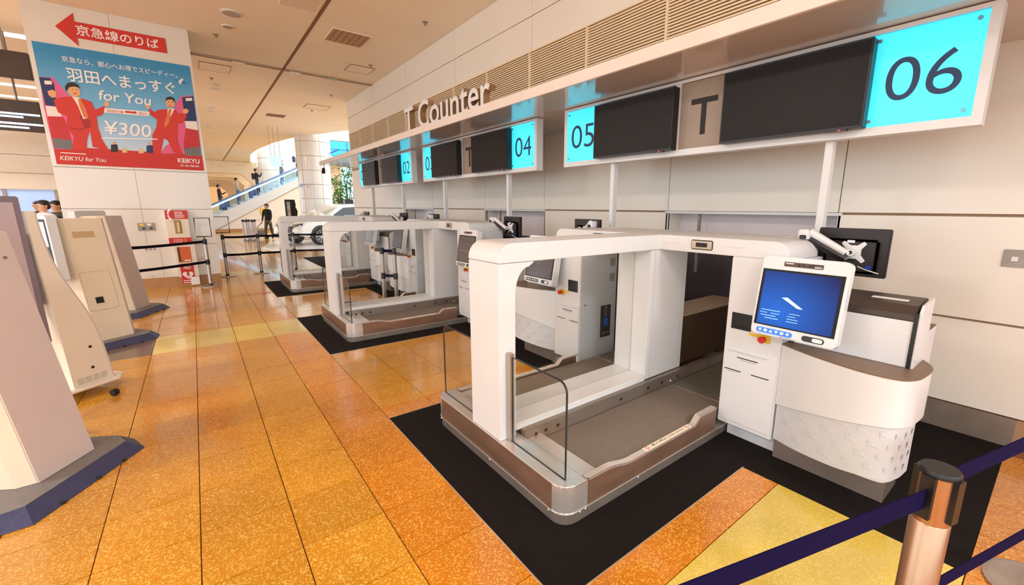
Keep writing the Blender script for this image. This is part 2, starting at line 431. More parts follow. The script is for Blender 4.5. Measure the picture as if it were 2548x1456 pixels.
for k in range(12): box('slat', slotm if k % 2 else gril, g, 2.45+k*.056, 2.458+k*.056, 9.23, 9.92, CZ-.014, CZ-.008)
hatch('ceiling_hatch', 'square flush access hatch in the ceiling close to the wall', 'hatch', 3.28, 3.83, 11.17, 11.73, ceilm, slotm, .01)
hatch('ceiling_hatch', 'pale access hatch beside the ceiling slot', 'hatch', 1.5, 2.04, 7.7, 8.75, mat('pale_plaster', (236, 218, 198), .8), ceilm)
hatch('ceiling_hatch', 'faint access hatch behind the ceiling track near the poster pillar', 'hatch', .5, 1.1, 13.2, 13.9, ceilm, slotm, .008)
hatch('ceiling_hatch', 'faint access hatch in the far ceiling right of the dark vent', 'hatch', 3.3, 4.0, 16.2, 16.9, ceilm, slotm, .008)
g = hatch('ceiling_vent', 'dark slotted air vent in the far ceiling', 'vent', 2.47, 3.06, 18.68, 19.26, slotm, whitep)
for k in range(6): box('slat', louvb, g, 2.48, 3.05, 18.74+k*.09, 18.76+k*.09, CZ-.014, CZ-.008)
lampm = mat('downlight_glass', (214, 196, 176), .3)
def disc(name, label, cat, x, y, r, m, drop=.02, group=None):
    t = thing(name, label, cat, (x, y, CZ), group=group)
    MB().lathe([(r, CZ), (r, CZ-drop*.5), (r*.9, CZ-drop), (r*.8, CZ-drop)], (x, y, 0), 20).build('trim_ring', whitep, t)
    MB().lathe([(r*.8, CZ-drop*.6), (r*.8, CZ-drop*1.02)], (x, y, 0), 20).build('lens', m, t)
disc('ceiling_downlight', 'large round grey downlight at the top edge of the picture', 'downlight', .915, 9.68, .17, mat('grey_lens', (170, 158, 146), .4))
disc('ceiling_speaker', 'smaller round ceiling speaker beside the large downlight', 'speaker', .9, 10.4, .105, gril)
for yy, lb in ((15.33, 'first small downlight past the ceiling track'), (15.88, 'second small downlight past the ceiling track'), (18.9, 'third small downlight in the far ceiling'), (19.5, 'fourth small downlight in the far ceiling'), (23.2, 'farthest small downlight along the poster side')):
    disc('ceiling_downlight', lb, 'downlight', .87, yy, .12, lampm, group='small ceiling downlights')
def sprinkler(x, y, lb):
    t = thing('sprinkler', lb, 'sprinkler', (x, y, CZ), group='ceiling sprinklers')
    MB().lathe([(.05, CZ), (.05, CZ-.008)], (x, y, 0), 12).build('escutcheon', steelx, t)
    MB().lathe([(.012, CZ-.008), (.012, CZ-.04), (.03, CZ-.045), (.03, CZ-.05)], (x, y, 0), 10).build('head', steelx, t)
for px, py, lb in ((537, 86, 'sprinkler head beside the poster pillar top'), (1058, 55, 'sprinkler head in the ceiling above the letter sign'), (922, 162, 'sprinkler head by the access hatch'), (824, 236, 'sprinkler head past the ceiling track'), (776, 275, 'small far sprinkler head near the curved ceiling edge'), (526, 194, 'sprinkler head past the track near the poster')):
    q = oZ(CZ, px, py); sprinkler(q.x, q.y, lb)
t = thing('ceiling_track', 'shiny metal track crossing the ceiling from poster pillar to wall', 'track', (2.2, 12.62, CZ))
box('rail', chrome, t, .3, WALLX-.02, 12.57, 12.67, CZ-.03, CZ, .004)
box('slot', slotm, t, .3, WALLX-.02, 12.595, 12.645, CZ-.034, CZ-.028)
for xx in (1.2, 2.35, 3.2): box('coupling', chrome, t, xx-.12, xx+.12, 12.555, 12.685, CZ-.045, CZ-.03, .004)

# ------------------------------------------------------------------ poster pillar
PY = 11.1
pil = struct(MB().box(-1.80, .29, PY+.02, PY+1.6, .2, CZ).build('wall_back', back))
pilm = mat('pillar_panel', (228, 222, 214), .18, coat=.5, var=.015)
for x0, x1 in ((-1.81, -.78), (-.776, .30)):
    for z0, z1 in ((.2, .83), (.834, 1.53), (1.534, 2.245), (2.25, CZ)):
        MB().box(x0, x1, PY, PY+.022, z0+.002, z1-.002).build('wall_panel', pilm, pil)
for z0, z1 in ((.2, .83), (.834, 1.53), (1.534, 2.245), (2.25, CZ)):
    MB().box(.28, .302, PY+.022, PY+1.6, z0+.002, z1-.002).build('wall_panel', pilm, pil)
    MB().box(-1.812, -1.79, PY+.022, PY+1.6, z0+.002, z1-.002).build('wall_panel', pilm, pil)
struct(MB().box(-1.80, .295, PY+.005, PY+1.6, 0, .2).build('baseboard_back', mat('baseboard_brown', (178, 132, 84), .35, var=.08, vscale=6)))

# ------------------------------------------------------------------ bag-drop conveyor units (three alike)
plinthm = mat('plinth_steel', (146, 114, 94), .34, metal=.5, var=.18, vscale=3, stretch=(1, 1, 4))
plinthc = mat('plinth_steel_corner', (206, 198, 192), .26, metal=.6, var=.1)
rimm = mat('rim_steel', (222, 214, 208), .22, metal=.55, var=.08)
darkst = mat('tunnel_steel', (92, 70, 52), .4, metal=.6, var=.1)
ledge = mat('tunnel_ledge', (186, 162, 134), .4, metal=.4)
YN, YF = 1.37, 2.80            # outer faces of the plinth
PX0, PX1 = 1.265, 4.16
def conveyor(label):
    t = thing('bag_drop_conveyor', label, 'conveyor', (1.3, YC, 0), group='bag-drop conveyor units')
    r = .09
    def outline(ins, x1=PX1):
        a, b, c = PX0+ins, YN+ins, YF-ins
        return [(x1, b)]+[(a+r, b)]+arc(a+r, b+r, r, -90, -180, 5)[1:]+arc(a+r, c-r, r, 180, 90, 5)+[(x1, c)]
    # kick skirt, body and thin bead line
    MB().prism(outline(.006), 'z', .003, .066).build('skirt', steelx, t, smooth=True)
    MB().prism(outline(-.003), 'z', .066, .072).build('bead', rimm, t, smooth=True)
    # front plate and the two corner plates
    mb = MB()
    def wall(pts, z0, z1, th=.02):
        n = len(pts); vs = []
        for i, p in enumerate(pts):
            d = (Vector(pts[min(i+1, n-1)])-Vector(pts[max(i-1, 0)])).normalized(); q = Vector(p)+Vector((-d.y, d.x))*th
            vs += [(p[0], p[1], z0), (p[0], p[1], z1), (q.x, q.y, z1), (q.x, q.y, z0)]
        fs = [(0, 1, 2, 3), tuple(4*(n-1)+k for k in (3, 2, 1, 0))]
        for i in range(n-1):
            for k in range(4): fs.append((4*i+k, 4*i+(k+1) % 4, 4*(i+1)+(k+1) % 4, 4*(i+1)+k))
        return vs, fs
    o = outline(0)
    front = [p for p in o if abs(p[0]-PX0) < 1e-6]
    MB().add(*wall([(PX0, YF-r), (PX0, YN+r)], .072, .222)).build('front_plate', plinthm, t)
    c1 = [(PX0+.17, YN), (PX0+r, YN)]+arc(PX0+r, YN+r, r, -90, -180, 6)[1:]
    c2 = arc(PX0+r, YF-r, r, 180, 90, 6)+[(PX0+.17, YF)]
    MB().add(*wall(c1[::-1], .072, .222)).build('corner_plate', plinthc, t, smooth=True)
    MB().add(*wall(c2[::-1], .072, .222)).build('corner_plate', plinthc, t, smooth=True)
    def H(x):
        if x < 1.60: return .225
        if x < 1.78: k = (x-1.60)/.18; k = k*k*(3-2*k); return .225-.035*k
        if x < 2.44: return .19
        if x < 2.50: k = (x-2.44)/.06; return .19+.05*k
        return .24
    xs = [PX0+.173, 1.5, 1.60, 1.64, 1.68, 1.72, 1.78, 2.0, 2.3, 2.44, 2.455, 2.485, 2.50, 2.7]
    for s_, y, yi in ((1, YN, YN+.045), (-1, YF, YF-.045)):
        poly = [(x, H(x)) for x in xs]
        MB().prism([(xs[0], .072)]+poly+[(xs[-1], .072)], 'y', y, y+.012*s_).build('side_plate', plinthm, t)
        rim = [(x, h+.001) for x, h in poly]
        MB().prism(rim+[(x, h-.014) for x, h in reversed(rim)], 'y', y-.002*s_, yi).build('side_rim', rimm, t, .004, smooth=True)
    # top deck at the front end
    pts = outline(.0, PX0+.16)
    MB().prism(pts, 'z', .212, .226).build('front_deck', rimm, t, .003, smooth=True)
    box('deck_step', rimm, t, PX0+.16, PX0+.30, YN+.03, YF-.03, .15, .205, .01)
    # belts, left and right of the divider
    for y0, y1, nm in ((YN+.05, 1.90, -1), (2.31, YF-.05, 1)):
        MB().box(PX0+.30, 2.93, y0, y1, .10, .172).build('belt', beltm, t, .008)
        MB().box(2.965, PX1, y0, y1, .10, .178).build('belt', beltm2, t, .012)
        MB().tube([(2.948, y0+.01, .16), (2.948, y1-.01, .16)], .012).build('roller', steelx, t)
    for y0, y1, yh in ((1.90, 1.945, 1.898), (2.275, 2.31, 2.312)):
        box('side_guard', steelx, t, PX0+.16, PX1, y0, y1, .10, .262, .003)
        mb = MB()
        for xx in (1.50, 1.58, 1.68, 2.3, 2.62, 2.80, 3.02): mb.box(xx, xx+.022, min(yh, y0), max(yh, y0)+.001, .205, .225)
        mb.build('sensor_slots', black, t)
    MB().ell((2.93, 1.905, .20), .012, .012, .012).build('end_cap', white, t)
    # white sill, post, divider, beam, header
    box('sill', whitep, t, 1.39, 2.645, 1.945, 2.275, .255, .30, .006)
    box('sill_groove', greyp, t, 1.39, 2.645, 2.098, 2.104, .295, .302)
    post = [(1.275, .226), (1.39, .226), (1.39, 1.10)]+[(1.39+.10*(1-math.cos(a)), 1.10+.165*math.sin(a)) for a in [math.pi/2*k/6 for k in range(1, 7)]]+[(1.53, 1.292), (1.275, 1.292)]
    MB().prism(post, 'y', 1.945, 2.275).build('post', whitep, t, .004, smooth=True)
    for ya, yb in ((2.15, 2.25), (1.98, 2.07)): box('slit_cover', white, t, 1.2725, 1.276, ya, yb, 1.07, 1.09)
    beam = [(1.275, 1.295)]+arc(1.275+.1, 1.405-.1, .1, 180, 90, 6)+[(2.76, 1.405), (2.76, 1.295)]
    MB().prism(beam, 'y', 1.943, 2.277).build('beam', whitep, t, .004, smooth=True)
    box('divider', whitep, t, 2.645, 3.13, 1.95, 2.27, .262, 1.292, .004)
    box('divider_groove', greyp, t, 2.642, 2.646, 2.098, 2.104, .30, 1.292)
    for xa in (2.69, 3.07): box('divider_seam', greyp, t, xa, xa+.004, 1.948, 1.951, .265, 1.29)
    box('divider_glass', glass, t, 1.39, 2.645, 2.097, 2.105, .30, 1.292)
    ya, yb, rr = 1.04, 3.16, .085
    hd = [(ya, 1.295)]+arc(ya+rr, 1.405-rr, rr, 180, 90, 6)+arc(yb-rr, 1.405-rr, rr, 90, 0, 6)+[(yb, 1.295)]
    MB().prism(hd, 'x', 2.745, 3.2).build('header', whitep, t, .004, smooth=True)
    box('header_rear', whitep, t, 3.2, 3.46, 1.30, 2.88, 1.295, 1.404, .004)
    for s_ in (1, -1):
        m_ = lambda y: YC+s_*(y-YC)
        pl = box('reader_plate', mat('champagne_plate', (206, 186, 166), .35, metal=.5), t, 2.735, 2.746, *sorted((m_(1.525), m_(1.688))), 1.319, 1.385, .01)
        box('reader_window', black, pl, 2.732, 2.736, *sorted((m_(1.564), m_(1.647))), 1.338, 1.367)
        for u0, u1, zz in ((1.767, 1.88, 1.35), (1.314, 1.439, 1.352)): box('slit_cover', white, t, 2.742, 2.746, *sorted((m_(u0), m_(u1))), zz, zz+.012)
        box('sensor_nub', black, t, 2.78, 2.82, *sorted((m_(1.41), m_(1.45))), 1.27, 1.296, .006)
    # low steel wall between the belts inside the tunnel
    box('tunnel_wall', darkst, t, 3.13, PX1, 1.98, 2.24, .262, .70)
    box('tunnel_ledge', ledge, t, 3.13, PX1, 1.96, 2.26, .70, .715)
    # glass guards with their steel holders
    gz = .757
    for s_, ya, yb in ((1, 1.433, 1.90), (-1, 2.775, 2.32)):
        rr = .06
        if s_ == 1: poly = [(yb, .226), (yb, gz)]+arc(ya+rr, gz-rr, rr, 90, 180, 5)+[(ya, .226)]
        else: poly = [(yb, .226), (yb, gz)]+arc(ya-rr, gz-rr, rr, 90, 0, 5)+[(ya, .226)]
        gl = MB().prism(poly, 'x', 1.328, 1.338).build('glass_guard', glass, t)
        path = [(1.333, y, z) for y, z in poly]
        MB().tube(path+[path[0]], .0055, 6).build('glass_edge', glass_edge, gl)
        hy = (1.90, 1.944) if s_ == 1 else (2.276, 2.32)
        box('glass_holder', steel, t, 1.318, 1.35, hy[0], hy[1], .226, .775, .002)
    # warning strips on the outer rims
    for s_, y0 in ((1, YN+.004), (-1, YF-.042)):
        st = box('notice_strip', mat('notice_cream', (236, 226, 206), .5), t, 1.93, 2.40, y0, y0+.036, .191, .1935)
        u = (1, 0, 0) if s_ == 1 else (-1, 0, 0); v = (0, 1, 0) if s_ == 1 else (0, -1, 0)
        oy = y0+.009 if s_ == 1 else y0+.027; z = .1942
        text('lettering', '進入禁止 | No entry', ink, st, (2.0 if s_ == 1 else 2.33, oy, z), u, v, .33, .02)
        for xx in (1.96, 2.37):
            MB().lathe([(.013, z-.0004), (.013, z)], (xx, y0+.018, 0), 12).build('prohibition_mark', red, st)
            MB().lathe([(.008, z), (.008, z+.0004)], (xx, y0+.018, 0), 12).build('prohibition_centre', paper, st)
    mb = MB()
    for x_, y_ in ((PX0-.002, 2.72), (PX0-.002, 2.05), (PX0-.002, 1.48), (1.38, YN-.002), (1.42, YN-.002), (1.85, YN-.002)): mb.ell((x_, y_, .062), .006, .006, .006, 6, 4)
    mb.build('screws', rimm, t, kind='stuff')
    return t
t0 = conveyor('white-arched bag-drop conveyor with glass guards, nearest the camera')
for k, lb in ((1, 'white-arched bag-drop conveyor under the 03-04 sign, middle of three'), (2, 'farthest white-arched bag-drop conveyor, under the 01-02 sign')):
    c = copy_tree(t0); c.location.y = YC+k*PITCHY; c['label'] = lb

# ------------------------------------------------------------------ kiosks, desks, cabinets, monitors at every counter
kickst = mat('kick_steel', (176, 158, 148), .25, metal=.6, var=.12, vscale=4)
desktop = mat('desk_top_brown', (122, 98, 78), .45, var=.06, vscale=20)
facet = mat('embossed_panel', (206, 207, 212), .5, var=.02)
bluedisp = None
def display_mat(name, c0, c1, strength):
    m = bpy.data.materials.new(name); m.use_nodes = True; nt = m.node_tree; N = nt.nodes; L = nt.links; b = N['Principled BSDF']
    tc = N.new('ShaderNodeTexCoord'); gr = N.new('ShaderNodeTexGradient'); gr.gradient_type = 'SPHERICAL'
    mp = N.new('ShaderNodeMapping'); mp.inputs['Location'].default_value = (-.15, -.15, 0); L.new(tc.outputs['Generated'], mp.inputs[0])
    mp.inputs['Scale'].default_value = (.0, 1.0, 1.0); mp.inputs['Location'].default_value = (0, -.75, -.25)
    L.new(mp.outputs[0], gr.inputs[0])
    rp = N.new('ShaderNodeValToRGB'); rp.color_ramp.elements[0].color = lin(c0)+(1,); rp.color_ramp.elements[1].color = lin(c1)+(1,); L.new(gr.outputs['Fac'], rp.inputs[0])
    b.inputs['Base Color'].default_value = (.004, .004, .008, 1); b.inputs['Roughness'].default_value = .25; b.inputs['Specular IOR Level'].default_value = .15
    L.new(rp.outputs[0], b.inputs['Emission Color']); b.inputs['Emission Strength'].default_value = strength
    return m
bluedisp = display_mat('blue_standby_screen', (18, 24, 84), (24, 104, 210), .95)
greydisp = mat('grey_standby_screen', (88, 78, 74), .15, emit=.06)
glow = mat('screen_lines', (170, 220, 255), .4, emit=.8)
logo = mat('screen_logo', (140, 215, 255), .4, emit=.8)
keyblue = mat('lit_keypad_blue', (40, 110, 220), .3, emit=.5)
bluepart = mat('blue_motor', (46, 96, 196), .4)

DESK = [(2.75, 1.02), (2.672, .85), (2.612, .66), (2.592, .53), (2.612, .42), (2.68, .372), (2.772, .356), (2.91, .352), (3.0, .378), (3.085, .43)]
DZ0 = [.385, .43, .475, .505, .525, .53, .53, .53, .53, .53]
LZ0 = [.147, .165, .19, .212, .224, .228, .23, .23, .23, .23]
def counter(k, side, num, screen):
    """side 1: the right-hand counter of module k, -1: its mirrored neighbour"""
    dy = k*PITCHY
    my = lambda y: (y if side == 1 else 2*YC-y)+dy
    yy = lambda a, b: sorted((my(a), my(b)))
    where = {1: 'right', -1: 'left'}[side]+' of the '+('nearest', 'middle', 'farthest')[k]+' conveyor'
    # --- kiosk column with its tilted touch screen
    t = thing('bag_drop_kiosk', f'white self-service bag-drop kiosk with {screen} screen, {where}', 'kiosk', (2.95, my(1.2), 0), group='bag-drop kiosks at the conveyors')
    box('body', white, t, 2.745, 3.25, *yy(1.022, 1.382), .13, 1.294, .005)
    box('toe_kick', white, t, 2.86, 3.2, *yy(1.04, 1.36), .002, .13)
    MB().box(2.738, 2.746, *yy(1.030, 1.376), .16, .69).build('front_door', white, t, .003)
    box('pull_lip', white, t, 2.724, 2.740, *yy(1.085, 1.34), .665, .676, .004)
    for a, b, z in ((1.147, 1.283, .625), (1.249, 1.362, .53), (1.07, 1.181, .531)): box('card_slot', ink, t, 2.7362, 2.739, *yy(a, b), z-.003, z+.003)
    for a, b, z in ((1.16, 1.26, .612), (1.27, 1.345, .519)): box('slot_caption', mat('grey_print', (150, 142, 138), .6), t, 2.7370, 2.7385, *yy(a, b), z-.002, z+.001)
    wf = box('receipt_window', black, t, 2.742, 2.748, *yy(1.215, 1.346), .815, .925)
    box('receipt_tray', screenk, wf, 2.7405, 2.743, *yy(1.24, 1.32), .83, .838)
    es = box('emergency_plate', yellow, t, 2.738, 2.746, *yy(1.09, 1.17), .765, .815, .004)
    box('emergency_tag', yellow, t, 2.741, 2.746, *yy(1.17, 1.225), .792, .808)
    MB().tube([(2.745, my(1.128), .79), (2.715, my(1.128), .79), (2.700, my(1.128), .79)], [.016, .016, .024], 14).build('stop_button', red, es, .003, smooth=True)
    # touch screen housing (tilted about the Y axis)
    ya, yb = .701, 1.152; H_ = .472; W_ = yb-ya
    n0 = Vector((2.588, 0, .862)); up = Vector((.078, 0, .466)).normalized(); nr = Vector((-up.z, 0, up.x))
    def S(u, v, d): # u from the left seen from the front, v up, d out of the screen
        return n0+up*v+nr*d+Vector((0, my(yb-u) if side == 1 else my(ya+u), 0))
    def plate(name, m, par, poly, d0, d1, bevel=0, **kw):
        n = len(poly)
        return MB().add([S(u, v, d0) for u, v in poly]+[S(u, v, d1) for u, v in poly], [tuple(range(n)), tuple(range(2*n-1, n-1, -1))]+[(i, (i+1) % n, n+(i+1) % n, n+i) for i in range(n)]).build(name, m, par, bevel, **kw)
    hs = plate('screen_housing', white, t, rrect(0, W_, 0, H_, .03), -.075, 0, .006, smooth=True)
    plate('screen_neck', white, hs, rrect(.13, .32, .10, .38, .02), -.16, -.075)
    dm = bluedisp if screen == 'lit blue' else greydisp
    plate('display_bezel', screenk, hs, [(.014, .058), (.437, .058), (.437, .395), (.014, .395)], 0, .0015)
    dsp = plate('display', dm, hs, [(.030, .066), (.421, .066), (.421, .383), (.030, .383)], .0015, .003)
    def bars(par, m, lst, d0=.003, d1=.0036, nm='screen_text'):
        mb = MB()
        for u0, u1, v0, v1 in lst: mb.add([S(u0, v0, d1), S(u1, v0, d1), S(u1, v1, d1), S(u0, v1, d1)], [(0, 1, 2, 3)])
        return mb.build(nm, m, par)
    if screen == 'lit blue':
        bars(dsp, glow, [(.045, .15, .150, .1525), (.04, .08, .134, .136), (.1, .148, .134, .136), (.045, .13, .118, .1205), (.07, .145, .103, .1055), (.2, .255, .148, .150), (.19, .235, .132, .134), (.19, .25, .117, .119), (.19, .25, .102, .104)])
        mb = MB().add([S(.145, .235, .0036), S(.175, .24, .0036), S(.265, .185, .0036), S(.235, .185, .0036)], [(0, 1, 2, 3)]); mb.build('screen_stripe', glow, dsp)
    elif screen == 'grey logo':
        o_ = S(.05, .30, .0036); u_ = (0, -1, 0) if True else None
        text('screen_title', 'Terminal', logo, dsp, S(.06, .285, .0036), S(1, 0, 0)-S(0, 0, 0), up, .15, .04)
        text('screen_numeral', '2', logo, dsp, S(.22, .26, .0036), S(1, 0, 0)-S(0, 0, 0), up, .05, .09)
        bars(dsp, logo, [(.07, .2, .262, .27)])
    else:
        bars(dsp, mat('screen_mark', (150, 132, 124), .3, emit=.08), [(.05, .41, .20, .203)])
    cb = plate('camera_bar', mat('camera_bar_brown', (74, 46, 40), .35), hs, rrect(.125, .325, .418, .444, .004), 0, .003)
    bars(cb, paper, [(.133, .175, .433, .438), (.283, .318, .424, .429)], nm='bar_light')
    for u in (.205, .226, .26, .275): MB().ell(S(u, .431, .004), .003, .005, .005, 8, 5).build('camera_lens', glass_edge, cb)
    kp = plate('keypad', keyblue if screen == 'lit blue' else black, hs, rrect(.035, .235, .013, .044, .015), 0, .003)
    for q in range(6):
        u = .058+q*.0305
        pol = [[(u-.009, .03), (u, .02), (u+.009, .03), (u, .04)], [(u-.01, .022), (u+.01, .022), (u, .038)], [(u-.01, .037), (u+.01, .037), (u, .021)], rrect(u-.009, u+.009, .021, .038, .007)][(0, 3, 1, 2, 3, 0)[q]]
        plate('key', paper, kp, pol, .003, .006)
    sl = plate('card_reader', black, hs, rrect(.285, .395, .013, .044, .0145), 0, .004)
    plate('reader_lens', paper, sl, rrect(.337, .388, .018, .039, .010), .004, .006)
    bars(hs, mat('grey_print', (150, 142, 138), .6), [(.17, .19, .005, .009), (.195, .26, .006, .008)], nm='small_caption')
    # inner side details on the left-hand column of the nearest unit
    ys_ = my(1.382); dsg = 1 if side == 1 else -1
    MB().tube([(2.81, ys_-.002, .69), (2.81, ys_+.006*dsg, .69)], .009, 10).build('side_lock', steelx, t)
    if k == 0 and side == -1:
        for zz in (1.04, .89): box('side_vent', mat('vent_grey', (170, 160, 148), .5), t, 3.14, 3.21, ys_-.006, ys_, zz, zz+.08)
        wd = box('side_window', mat('machine_dark', (60, 54, 52), .4), t, 3.03, 3.17, ys_-.006, ys_, .33, .655)
        box('window_motor', bluepart, wd, 3.065, 3.135, ys_-.012, ys_-.006, .44, .53, .01)
        box('window_shaft', steel, wd, 3.08, 3.115, ys_-.01, ys_-.006, .54, .65)
        box('window_bracket', steelx, wd, 3.05, 3.15, ys_-.009, ys_-.006, .36, .38)
    box('rear_panel', mat('dark_rear_panel', (84, 72, 62), .5), t, 3.30, 3.40, *yy(1.2, 1.36), .002, 1.27)
    # --- curved desk
    t = thing('service_desk', f'curved white service desk with embossed lower panel, {where}', 'desk', (2.9, my(.7), 0), group='curved service desks')
    P = [(Vector((x, my(y))), a, b) for (x, y), a, b in zip(DESK, DZ0, LZ0)]
    C = catmull([(p.x, p.y, 0) for p, a, b in P], 5); ZA = [v.z for v in catmull([(0, 0, a) for p, a, b in P], 5)]; ZB = [v.z for v in catmull([(0, 0, b) for p, a, b in P], 5)]
    def off(i, d):
        a = C[max(i-1, 0)]; b = C[min(i+1, len(C)-1)]; tg = (b-a).normalized(); n_ = Vector((tg.y, -tg.x, 0))*(1 if side == 1 else -1)
        return C[i]-n_*d
    def skin(zlo, zhi, d0, d1, n=None):
        n = n or len(C); rings = []
        for i in range(n):
            p, q = off(i, d0), off(i, d1); rings.append([(p.x, p.y, zlo[i]), (p.x, p.y, zhi), (q.x, q.y, zhi), (q.x, q.y, zlo[i])])
        return MB().loft(rings)
    NB = 33
    skin(ZA, .778, 0, .02).build('shell', white, t, smooth=True)
    lp = skin(ZB, .56, .014, .03, NB).build('lower_panel', facet, t, smooth=True)
    top = [(off(i, -.002).x, off(i, -.002).y) for i in range(len(C))]
    MB().prism(top+[(3.10, my(.45)), (3.10, my(1.02))], 'z', .778, .786).build('desk_top', desktop, t)
    core = [(off(i, .035).x, off(i, .035).y) for i in range(len(C))]
    MB().prism(core+[(3.09, my(1.015))], 'z', .2, .776).build('core', white, t)
    MB().box(2.80, 3.08, *yy(.437, 1.018), .003, .215).build('kick_plate', kickst, t)
    box('side_wing', white, t, 3.09, 3.38, *yy(.43, .47), .5, .93, .003)
    box('wing_cap', desktop, t, 3.09, 3.38, *yy(.43, .47), .93, .934)
    # embossed wedges
    mb = MB(); rows = 5
    for r_ in range(rows):
        for i in range(1, NB-2):
            if (i+2*(r_ % 2)) % 4: continue
            f_ = (r_+.5)/rows; p, q = off(i, .0145), off(i+2, .0145); z = ZB[i]+(.54-ZB[i])*f_
            if z > ZA[i]-.02: continue
            o_, o2 = off(i, .0085), off(i+2, .0135); hh = .045
            mb.add([(p.x, p.y, z), (q.x, q.y, z-.008), (o2.x, o2.y, z+hh*.3), (o_.x, o_.y, z+hh), (q.x, q.y, z+hh*.7)], [(0, 1, 2), (0, 2, 3), (1, 4, 2), (2, 4, 3), (0, 3, 4, 1)])
    mb.build('embossed_facets', facet, lp, kind='stuff')
    # --- white document cabinet standing on the desk
    t = thing('document_cabinet', f'white cabinet with black sloped top on the desk {where}', 'cabinet', (2.95, my(.6), .787), group='cabinets on the service desks')
    box('body', white, t, 2.826, 3.06, *yy(.43, .985), .787, 1.05, .003)
    sp_ = [(2.822, 1.035), (2.822, 1.075), (2.86, 1.112), (3.085, 1.128), (3.085, 1.035)]
    lid = MB().prism(sp_, 'y', *yy(.442, .985)).build('lid', mat('charcoal_lid', (66, 54, 48), .4), t, .004)
    q = [(2.93, 1.1185), (2.97, 1.1215), (2.97, 1.123), (2.93, 1.12)]
    MB().prism(q, 'y', *yy(.50, .66)).build('lid_slot', paper, lid)
    box('edge_strip', black, t, 2.818, 2.828, *yy(.428, .446), .787, 1.08)
    sp2 = [(2.828, .787), (2.828, 1.08), (2.866, 1.118), (3.09, 1.134), (3.09, .787)]
    MB().prism(sp2, 'y', *yy(.418, .43)).build('side_panel', white, t)
    # --- staff monitor on a white arm
    t = thing('monitor', f'black staff monitor turned to the wall on a white arm, {where}', 'monitor', (3.2, my(.9), 1.407), group='staff monitors on arms')
    MX = 3.30
    pn = MB().box(MX, MX+.03, *yy(.692, 1.082), 1.178, 1.482).build('panel', mat('monitor_black', (34, 26, 26), .45), t, .006)
    box('back_hump', mat('monitor_black', (34, 26, 26), .45), pn, MX-.03, MX, *yy(.74, 1.03), 1.20, 1.415, .02)
    box('maker_label', paper, pn, MX-.034, MX-.03, *yy(.865, .905), 1.392, 1.408)
    box('connector', mat('blue_connector', (30, 50, 160), .4), pn, MX-.05, MX-.03, *yy(.76, .79), 1.235, 1.255)
    MB().tube([(MX-.04, my(.83), 1.245), (MX-.045, my(.78), 1.228), (MX-.03, my(.72), 1.21)], .003, 6).build('cable', paper, pn)
    br = MB()
    cy, cz, bx = my(.865), 1.335, MX-.045
    for a in (45, 135, 225, 315):
        d = Vector((0, math.cos(math.radians(a)), math.sin(math.radians(a)))); e = Vector((0, -d.z, d.y))
        c_ = Vector((bx, cy, cz)); s0 = len(br.v)
        br.add([c_+e*.022, c_+d*.085+e*.011, c_+d*.085-e*.011, c_-e*.022, c_+e*.022+Vector((.014, 0, 0)), c_+d*.085+e*.011+Vector((.014, 0, 0)), c_+d*.085-e*.011+Vector((.014, 0, 0)), c_-e*.022+Vector((.014, 0, 0))], [(0, 1, 2, 3), (7, 6, 5, 4), (0, 4, 5, 1), (1, 5, 6, 2), (2, 6, 7, 3), (3, 7, 4, 0)])
    br.box(bx-.004, bx+.014, *sorted((cy-.042, cy+.042)), cz-.042, cz+.042)
    bk = br.build('bracket', whitep, t, .002)
    MB().tube([(bx-.05, cy, cz), (bx, cy, cz)], .022, 12).build('swivel', whitep, bk, smooth=True)
    MB().tube([(bx-.052, cy, cz), (bx-.049, cy, cz)], .012, 10).build('swivel_hole', black, bk)
    A0, A1 = Vector((3.16, my(1.09), 1.455)), Vector((3.21, my(.89), 1.33))
    MB().tube([A0, A0.lerp(A1, .5), A1], [.026, .024, .022], 10).build('arm', whitep, t, smooth=True)
    MB().tube([A0+Vector((.01, 0, -.05)), A1+Vector((.01, 0, -.04))], .028, 8).build('arm_underside', black, t)
    MB().prism(rrect(3.11, 3.19, my(1.115)-.035, my(1.115)+.035, .02), 'z', 1.407, 1.47).build('arm_base', whitep, t, .006, smooth=True)
    MB().tube([A1, (bx-.03, cy, cz)], .018, 10).build('wrist', whitep, t)
    box('clamp_knob', black, t, 3.10, 3.112, *yy(1.09, 1.13), 1.409, 1.435, .004)
SC = {'06': 'lit blue', '05': 'grey logo', '04': 'dark', '03': 'dark', '02': 'dark', '01': 'dark'}
for k in range(3):
    counter(k, 1, ('06', '04', '02')[k], SC[('06', '04', '02')[k]]); counter(k, -1, ('05', '03', '01')[k], SC[('05', '03', '01')[k]])

